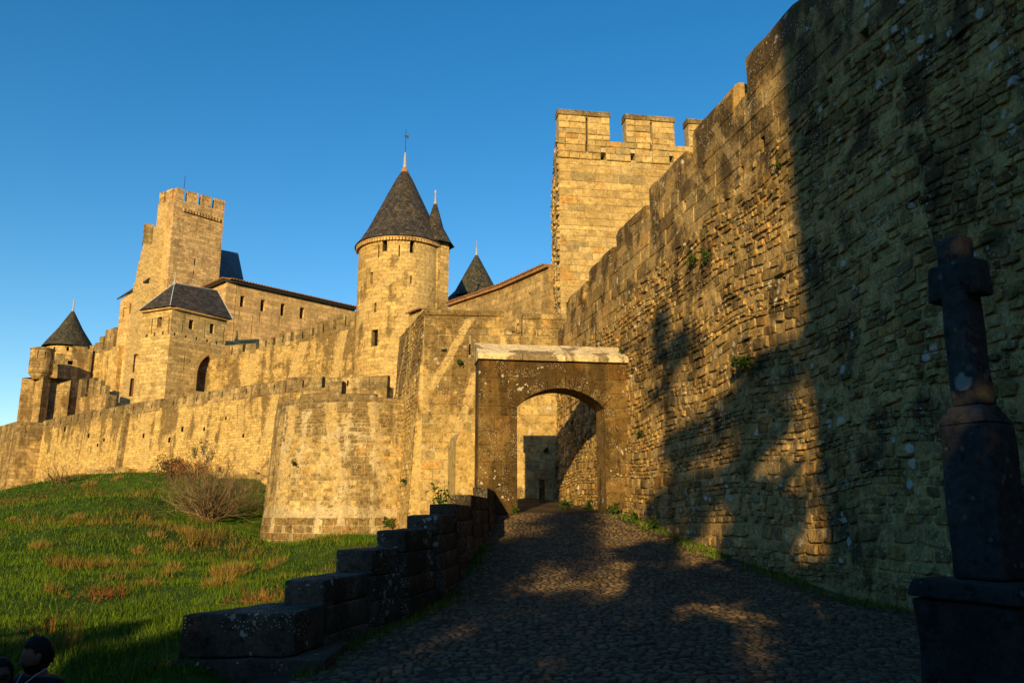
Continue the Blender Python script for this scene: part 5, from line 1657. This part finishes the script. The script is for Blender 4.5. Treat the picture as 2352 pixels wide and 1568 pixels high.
for (px, py, rad, n) in [(163, 1172, .45, 260), (205, 1115, .7, 330), (178, 1190, .5, 240), (90, 1260, .40, 260), (30, 1200, .4, 240), (255, 1262, .3, 160), (310, 1190, .4, 160), (335, 1195, .4, 160), (220, 1230, .25, 120), (360, 1235, .4, 200), (395, 1262, .28, 160), (430, 1225, .5, 260), (250, 1300, .35, 200), (225, 1298, .3, 160), (400, 1310, .3, 200), (385, 1325, .2, 120), (520, 1320, .55, 420), (545, 1312, .5, 360), (470, 1362, .35, 260), (505, 1345, .45, 320), (515, 1405, .25, 160), (270, 1440, .25, 200), (160, 1495, .2, 150), (120, 1360, .2, 120), (210, 1360, .2, 120), (630, 1300, .35, 200), (610, 1318, .3, 180), (600, 1385, .3, 180), (270, 1100, .6, 200), (235, 1133, .4, 160), (150, 1290, .3, 140), (320, 1270, .35, 180), (80, 1330, .3, 140), (340, 1345, .3, 140)]:
    c = gp2(px, py)
    if rr.random() < .35: continue
    rad *= .62
    for _ in range(int(n * .6)):
        d, an = rad * rr.random() ** .5, rr.uniform(0, 6.28)
        x, y = c.x + d * math.cos(an), c.y + d * math.sin(an)
        h = rr.uniform(.10, .36) * (.7 + rad) * (1 - .6 * (d / rad) ** 2)
        la = rr.uniform(0, 6.28); w = .006 * max(1, c.y / 12)
        z = gz_at(x, y)
        o = math.cos(la) * h * .5 + (x - c.x) * .6, math.sin(la) * h * .5 + (y - c.y) * .6
        g.add([(x - w, y, z - .02), (x + w, y, z - .02), (x + o[0] * .6, y + o[1] * .6, z + h)], [(0, 1, 2)], [(0, 0)] * 3, rr.random())
g = g.build('dry_grass', m_straw, None, False, 'stuff')
g['label'] = 'straw coloured dry grass tussocks scattered over the slope'; g['category'] = 'grass'

# weeds and grass where the paving meets the walls
vb = MB()
rv = random.Random(77)
for i in range(9000):
    Y = 5.5 * (24.3 / 5.5) ** rv.random()
    left = rv.random() < .38
    w_ = abs(rv.gauss(0, .22))
    x = par_x(Y) + .06 + w_ * .6 if left else rx(Y) - .02 - w_ * 1.6
    if mn.noise(Vector((x * .8, Y * .55, 3.3))) < (.12 if left else -.12): continue
    z = road_h(x, Y); h = rv.uniform(.03, .12); la = rv.uniform(0, 6.28); q = .005 * max(1, Y / 9)
    vb.add([(x - q, Y, z - .01), (x + q, Y, z - .01), (x + math.cos(la) * h * .6, Y + math.sin(la) * h * .6, z + h)], [(0, 1, 2)], [(0, 0)] * 3, rv.random())
g = vb.build('verge_grass', m_grassb, None, False, 'stuff')
g['label'] = 'thin grass and weeds along the foot of the walls beside the cobbles'; g['category'] = 'grass'

# ------------------------------------------------------------------ behind the viewer: the tower and the trees that shade the road
def sun_xy(s, tt): return (s * math.cos(SUN_AZ) + tt * math.sin(SUN_AZ), -s * math.sin(SUN_AZ) + tt * math.cos(SUN_AZ))
def sun_s(x, y): return x * math.cos(SUN_AZ) - y * math.sin(SUN_AZ)
S0 = sun_s(6.10, 17.1)
a, b, c, d = sun_xy(S0, -12), sun_xy(S0 + 9, -11), sun_xy(S0 + 9, -20), sun_xy(S0 + .05, -20)
t = thing('wall_tower', 'tall rampart tower standing behind the viewer', 'tower', (*sun_xy(6, -16), -.5))
mb = MB(); ft_ = Surf([a, d, c, b, a])
wall_mesh(mb, ft_, 0, ft_.L, -1., 23., (), .8, 3, 3, ends=False); mb.build('wall', m_far, t)
def tree(label, s, tt, z0, z1, rad, n, seed, leaf=.13, h0=None):
    r_ = random.Random(seed)
    x, y = sun_xy(s, tt)
    gz_ = gz_at(x, y)
    t = thing('oak_tree', label, 'tree', (x, y, gz_), 'trees behind the viewer')
    mt = MB()
    mt.tube([(x, y, gz_ - .2), (x + .1, y, gz_ + (z0 - gz_) * .6), (x, y + .1, (z0 + z1) / 2), (x, y, z1 - .6)], [.30, .24, .14, .04], 8)
    cl = []
    for i in range(34):
        k = r_.random()
        z = z0 + (z1 - z0) * k
        w = rad * math.sin(math.pi * min(.96, .18 + .80 * k)) ** .7
        an = r_.uniform(0, 6.28); q = w * math.sqrt(r_.random())
        cl.append((Vector((x + q * math.cos(an), y + q * math.sin(an), z)), r_.uniform(.5, .95) * min(1., rad / 2)))
    for cc_, rr_ in cl:
        mt.tube([(x, y, max(z0 - 1, cc_.z - 1.4)), tuple((Vector((x, y, cc_.z)) + cc_) / 2), tuple(cc_)], [.07, .05, .02], 4)
    mt.build('trunk', m_bark, t)
    mb = MB()
    for i in range(n):
        cc_, rr_ = r_.choice(cl)
        d_ = Vector((r_.gauss(0, 1), r_.gauss(0, 1), r_.gauss(0, 1))).normalized() * rr_ * r_.random() ** .45
        leaf_cloud(mb, [cc_ + d_], leaf, r_)
    mb.build('crown', m_leafd, t, False, 'stuff')
HT = lambda H, tt: EYE + H - tt * math.tan(SUN_EL)
sg, sw_ = sun_s(2.9, 25), sun_s(4.45, 24.7)
tree('leafy tree behind the viewer on the left of the row', sun_s(-1.3, 17) + 1.6, -27, 6.0, HT(6.6, -27), 1.9, 5500, 1)
tree('leafy tree behind the viewer, second of the row', sg - .8, -25, 6.0, HT(7.1, -25), 1.9, 5500, 2)
tree('tall narrow tree behind the viewer', sw_ + .45, -26, 6.0, HT(12.6, -26), .9, 8000, 3)
tree('leafy tree behind the viewer next to the tower', S0 - 1.1, -24, 6.0, HT(8.9, -24), 1.7, 11000, 4)
tree('low leafy tree close behind the viewer', sg - 1.6, -9, 1.2, HT(3.8, -9), 2.1, 9000, 5)
tree('low leafy tree close behind the viewer by the tower', S0 - .7, -8, .5, HT(5.2, -8), 2.0, 17000, 6)
tree('low broad tree behind the viewer on the left', sun_s(-4.4, 9) - 1.0, -7, -.5, HT(1.15, -7), 2.4, 9000, 7)
tree('lowest tree behind the viewer at the far left', sun_s(-7, 9) - 1.2, -7, -.5, HT(.55, -7), 2.2, 8000, 8)
tree('small tree behind the viewer between the low ones', sun_s(-3.3, 8.) - .1, -6, -.8, HT(1.3, -6), 1.7, 9000, 9)
tree('low tree close behind the viewer in the middle of the row', -1.1, -10, .5, HT(4.4, -10), 1.6, 9000, 10)
# ------------------------------------------------------------------ two people on the lower path
import bmesh
m_skin = plain('skin', (.17, .095, .062), .6, .08, 30.)
m_hair = plain('dark_hair', (.015, .011, .009), .55, .3, 60.)
m_black = plain('black_cloth', (.010, .010, .013), .9, .2, 40.)
m_grey = plain('grey_cloth', (.13, .14, .15), .9, .2, 30.)
m_jean = plain('dark_trousers', (.02, .022, .03), .9, .2, 40.)
m_trim = plain('pale_trim', (.45, .47, .48), .8, .1, 40.)
m_lens = plain('sunglass_lens', (.006, .006, .008), .2, .05)
def skin_mesh(chains, sub=1):
    """chains of (x, y, z, radius) points joined where points coincide"""
    bm = bmesh.new()
    lay_ = bm.verts.layers.skin.verify()
    idx = {}
    first = True
    for ch in chains:
        prev = None
        for (x, y, z, r_) in ch:
            k = (round(x, 4), round(y, 4), round(z, 4))
            if k not in idx:
                v = bm.verts.new((x, y, z)); v[lay_].radius = (r_, r_); v[lay_].use_root = first
                first = False
                idx[k] = v
            v = idx[k]
            if prev is not None and prev is not v and bm.edges.get((prev, v)) is None:
                bm.edges.new((prev, v))
            prev = v
    me = bpy.data.meshes.new('skeleton'); bm.to_mesh(me); bm.free()
    o = bpy.data.objects.new('skeleton', me); COL.objects.link(o)
    o.modifiers.new('s', 'SKIN')
    m = o.modifiers.new('u', 'SUBSURF'); m.levels = sub; m.render_levels = sub
    dg = bpy.context.evaluated_depsgraph_get()
    out = bpy.data.meshes.new_from_object(o.evaluated_get(dg))
    bpy.data.objects.remove(o); bpy.data.meshes.remove(me)
    return out
def head_parts(bm, c, female=False):
    s = bmesh.ops.create_uvsphere(bm, u_segments=32, v_segments=24, radius=1.)
    for v in s['verts']:
        x, y, z = v.co
        w = .076 * (1 - .20 * max(0, -z)) ; d = .098; h = .122
        p = Vector((x * w, y * d, z * h))
        if z < -.1 and y < 0: p.y *= 1 - .10 * (-z)                       # jaw
        if y < -.3:
            p.y += .012 * math.exp(-((x / .42) ** 2 + ((z - .02) / .16) ** 2)) * (1 if abs(x) > .2 else 0)   # eye sockets
            p.y -= .008 * math.exp(-((z - .24) / .10) ** 2) * (1 - x * x)        # brow
            p.y -= .008 * math.exp(-((x / .4) ** 2 + ((z + .50) / .10) ** 2))    # lips
            p.y -= .012 * math.exp(-((x / .3) ** 2 + ((z + .86) / .16) ** 2))    # chin
        v.co = p + Vector(c)
    def blob(cc, r, rot=None):
        q = bmesh.ops.create_uvsphere(bm, u_segments=12, v_segments=8, radius=1.)
        for v in q['verts']:
            v.co = Vector((v.co.x * r[0], v.co.y * r[1], v.co.z * r[2])) + Vector(c) + Vector(cc)
    blob((0, -.101, -.012), (.012, .017, .030)); blob((0, -.112, -.030), (.016, .015, .012))   # nose
    for sg in (-1, 1): blob((sg * .077, .012, .0), (.012, .020, .034))                       # ears
def remesh_obj(name, me, mat, parent, M, vox=.012):
    o = bpy.data.objects.new(name, me); COL.objects.link(o)
    m = o.modifiers.new('r', 'REMESH'); m.mode = 'VOXEL'; m.voxel_size = vox; m.use_smooth_shade = True
    dg = bpy.context.evaluated_depsgraph_get()
    out = bpy.data.meshes.new_from_object(o.evaluated_get(dg)); out.name = name
    out.transform(M)
    bpy.data.objects.remove(o); bpy.data.meshes.remove(me)
    o = bpy.data.objects.new(name, out); COL.objects.link(o)
    out.materials.clear(); out.materials.append(mat); o.parent = parent
    return o
def join(me_list, extra=None):
    bm = bmesh.new()
    for m in me_list:
        bm.from_mesh(m); bpy.data.meshes.remove(m)
    if extra: extra(bm)
    out = bpy.data.meshes.new('joined'); bm.to_mesh(out); bm.free()
    return out
def person(label, loc, H, yaw, head_yaw, female=False):
    k = H / 1.80
    t = thing('person', label, 'person', loc)
    M = Matrix.Rotation(yaw, 4, 'Z') @ Matrix.Scale(k, 4)
    def arm(s): return [(0, 0, 1.42, .115), (s * .17, .0, 1.47, .066), (s * .235, .03, 1.13, .044), (s * .225, -.07, .89, .030), (s * .222, -.10, .82, .032)]
    def fing(s):
        out = []
        for j, (dx, L_) in enumerate(((-.024, .075), (-.008, .085), (.008, .08), (.024, .065))):
            out.append([(s * .222, -.10, .82, .032), (s * .222 + dx, -.115, .785, .010), (s * .222 + dx, -.13, .785 - L_ * .5, .009), (s * .222 + dx * .9, -.125, .785 - L_, .008)])
        out.append([(s * .222, -.10, .82, .032), (s * .222 - s * .035, -.125, .81, .011), (s * .222 - s * .042, -.15, .775, .009)])
        return out
    def leg(s): return [(0, 0, .96, .135), (s * .09, .0, .90, .085), (s * .10, -.02, .50, .058), (s * .10, .03, .09, .036), (s * .11, -.12, .045, .034)]
    spine = [(0, 0, .96, .135), (0, 0, 1.16, .12), (0, 0, 1.42, .115), (0, .01, 1.53, .062), (0, -.005, 1.62, .058)]
    ch = [spine] + [arm(s) for s in (-1, 1)] + [leg(s) for s in (-1, 1)] + [f for s in (-1, 1) for f in fing(s)]
    hc = (0, -.025, 1.68)
    def hd(bm):
        n0 = set(bm.verts)
        head_parts(bm, hc, female)
        rot = Matrix.Translation(Vector(hc)) @ Matrix.Rotation(head_yaw, 4, 'Z') @ Matrix.Rotation(R(8), 4, 'X') @ Matrix.Translation(-Vector(hc))
        for v in bm.verts:
            if v not in n0: v.co = rot @ v.co
    HR = Matrix.Translation(Vector(hc)) @ Matrix.Rotation(head_yaw, 4, 'Z') @ Matrix.Rotation(R(8), 4, 'X') @ Matrix.Translation(-Vector(hc))
    remesh_obj('body', join([skin_mesh(ch)], hd), m_skin, t, M, .009)
    grow = lambda c, g: [(x, y, z, r_ + g) for x, y, z, r_ in c]
    jk = [grow([(0, 0, .90, .135), (0, 0, 1.16, .125), (0, 0, 1.41, .13), (0, .015, 1.535, .068)], .022)] + [grow([(0, 0, 1.41, .13), (s * .175, .0, 1.475, .074), (s * .235, .03, 1.13, .052), (s * .225, -.065, .90, .040)], .018) for s in (-1, 1)]
    remesh_obj('jacket', skin_mesh(jk), m_black if not female else m_grey, t, M, .012)
    tr = [grow([(0, 0, .98, .135), (s * .09, .0, .88, .09), (s * .10, -.02, .50, .066), (s * .10, .03, .12, .052)], .012) for s in (-1, 1)]
    remesh_obj('trousers', skin_mesh(tr), m_jean, t, M, .014)
    for s in (-1, 1):
        remesh_obj('shoe', skin_mesh([[(s * .10, .06, .05, .048), (s * .105, -.04, .045, .046), (s * .115, -.16, .038, .036)]]), m_black, t, M, .012)
    bm = bmesh.new()
    q = bmesh.ops.create_uvsphere(bm, u_segments=72, v_segments=54, radius=1.)
    for v in q['verts']:
        x, y, z = v.co
        p = Vector((x * .081, y * .103 + .006, z * .127 + .006))
        p *= 1 + .06 * mn.noise(Vector((x * 4, y * 4, z * 6))) + .05 * mn.noise(Vector((x * 13, y * 13, z * 9)))
        if not female and y < 0 and z > .5: p.z += .012
        v.co = HR @ (p + Vector(hc))
    inv = HR.inverted()
    dead = []
    for v in bm.verts:
        l = inv @ v.co - Vector(hc)
        if female:
            keep = l.y > -.035 - .25 * max(0, l.z - .03) or l.z > .085
            if l.y > -.02 and l.z < -.02: v.co.z -= .10; 
        else:
            jn = .012 * mn.noise(l * 60)
            keep = l.z + jn > .070 - .25 * max(0, abs(l.x) - .05) or (l.y + jn > .012 and l.z + jn > -.06) or (l.y + jn > -.03 + .5 * max(0, .05 - l.z) and l.z > -.01)
        if not keep: dead.append(v)
    bmesh.ops.delete(bm, geom=dead, context='VERTS')
    bmesh.ops.solidify(bm, geom=bm.faces[:], thickness=.012)
    me = bpy.data.meshes.new('hair'); bm.to_mesh(me); bm.free()
    me.transform(M); me.polygons.foreach_set('use_smooth', [True] * len(me.polygons))
    o = bpy.data.objects.new('hair', me); COL.objects.link(o); me.materials.append(m_hair); o.parent = t
    def strokes(name, paths, rad, mat, on_head=False):
        mb = MB()
        for p in paths:
            mb.tube([(HR @ Vector(q)) if on_head else Vector(q) for q in p], rad, 5)
        o = mb.build(name, mat, None); o.data.transform(M); o.parent = t; return o
    if not female:
        # short beard and moustache hugging the jaw
        bm = bmesh.new()
        q = bmesh.ops.create_uvsphere(bm, u_segments=48, v_segments=40, radius=1.)
        dead = []
        for v in q['verts']:
            x, y, z = v.co
            if not (z < -.34 and y < .35) or (abs(x) < .25 and -.56 < z < -.48): dead.append(v)
            w = .076 * (1 - .20 * max(0, -z))
            v.co = HR @ (Vector((x * w * 1.07, y * .098 * 1.05 - .014 * math.exp(-((x / .3) ** 2 + ((z + .86) / .2) ** 2)) - .006, z * .127)) + Vector(hc))
        bmesh.ops.delete(bm, geom=dead, context='VERTS')
        me = bpy.data.meshes.new('beard'); bm.to_mesh(me); bm.free(); me.transform(M)
        o = bpy.data.objects.new('beard', me); COL.objects.link(o); me.materials.append(m_hair); o.parent = t
        strokes('eyebrow', [[(s * .018, -.098, 1.715), (s * .038, -.094, 1.720), (s * .055, -.080, 1.714)] for s in (-1, 1)], .005, m_hair, True)
        strokes('collar_trim', [[(s * .088, .0, 1.60), (s * .075, -.075, 1.565), (s * .03, -.155, 1.49)] for s in (-1, 1)], .0045, m_trim)
        ringp = lambda cx, cz, r_: [(cx + r_ * math.cos(a_ * .5), -.172 + .012 * abs(math.sin(a_ * .5)), cz + r_ * math.sin(a_ * .5)) for a_ in range(10)]
        strokes('chest_embroidery', [ringp(.03, 1.36, .035), ringp(.05, 1.42, .022), [(-.02, -.172, 1.39), (.06, -.175, 1.395), (.10, -.165, 1.385)], [(.0, -.175, 1.32), (.03, -.175, 1.29), (.07, -.17, 1.30)]], .0022, m_grey)
    else:
        strokes('sunglasses', [[(s * .008, -.112, 1.700), (s * .03, -.112, 1.712), (s * .058, -.098, 1.705), (s * .05, -.104, 1.682), (s * .02, -.114, 1.682), (s * .008, -.112, 1.700)] for s in (-1, 1)] , .010, m_lens, True)
    return t
def stand(px, py, Y, H):
    p = at(px, py, Y)
    return Vector((p.x, p.y, p.z - H)), p
pm, _ = stand(99, 1459, 6.2, 1.815)
person('bearded man in a dark jacket with white collar trim looking left at the lower left', pm, 1.80, R(-25), R(-38))
pw, _ = stand(9, 1506, 6.0, 1.675)
person('dark-haired woman in sunglasses and grey top cut by the left picture edge', pw, 1.66, R(20), R(0), True)
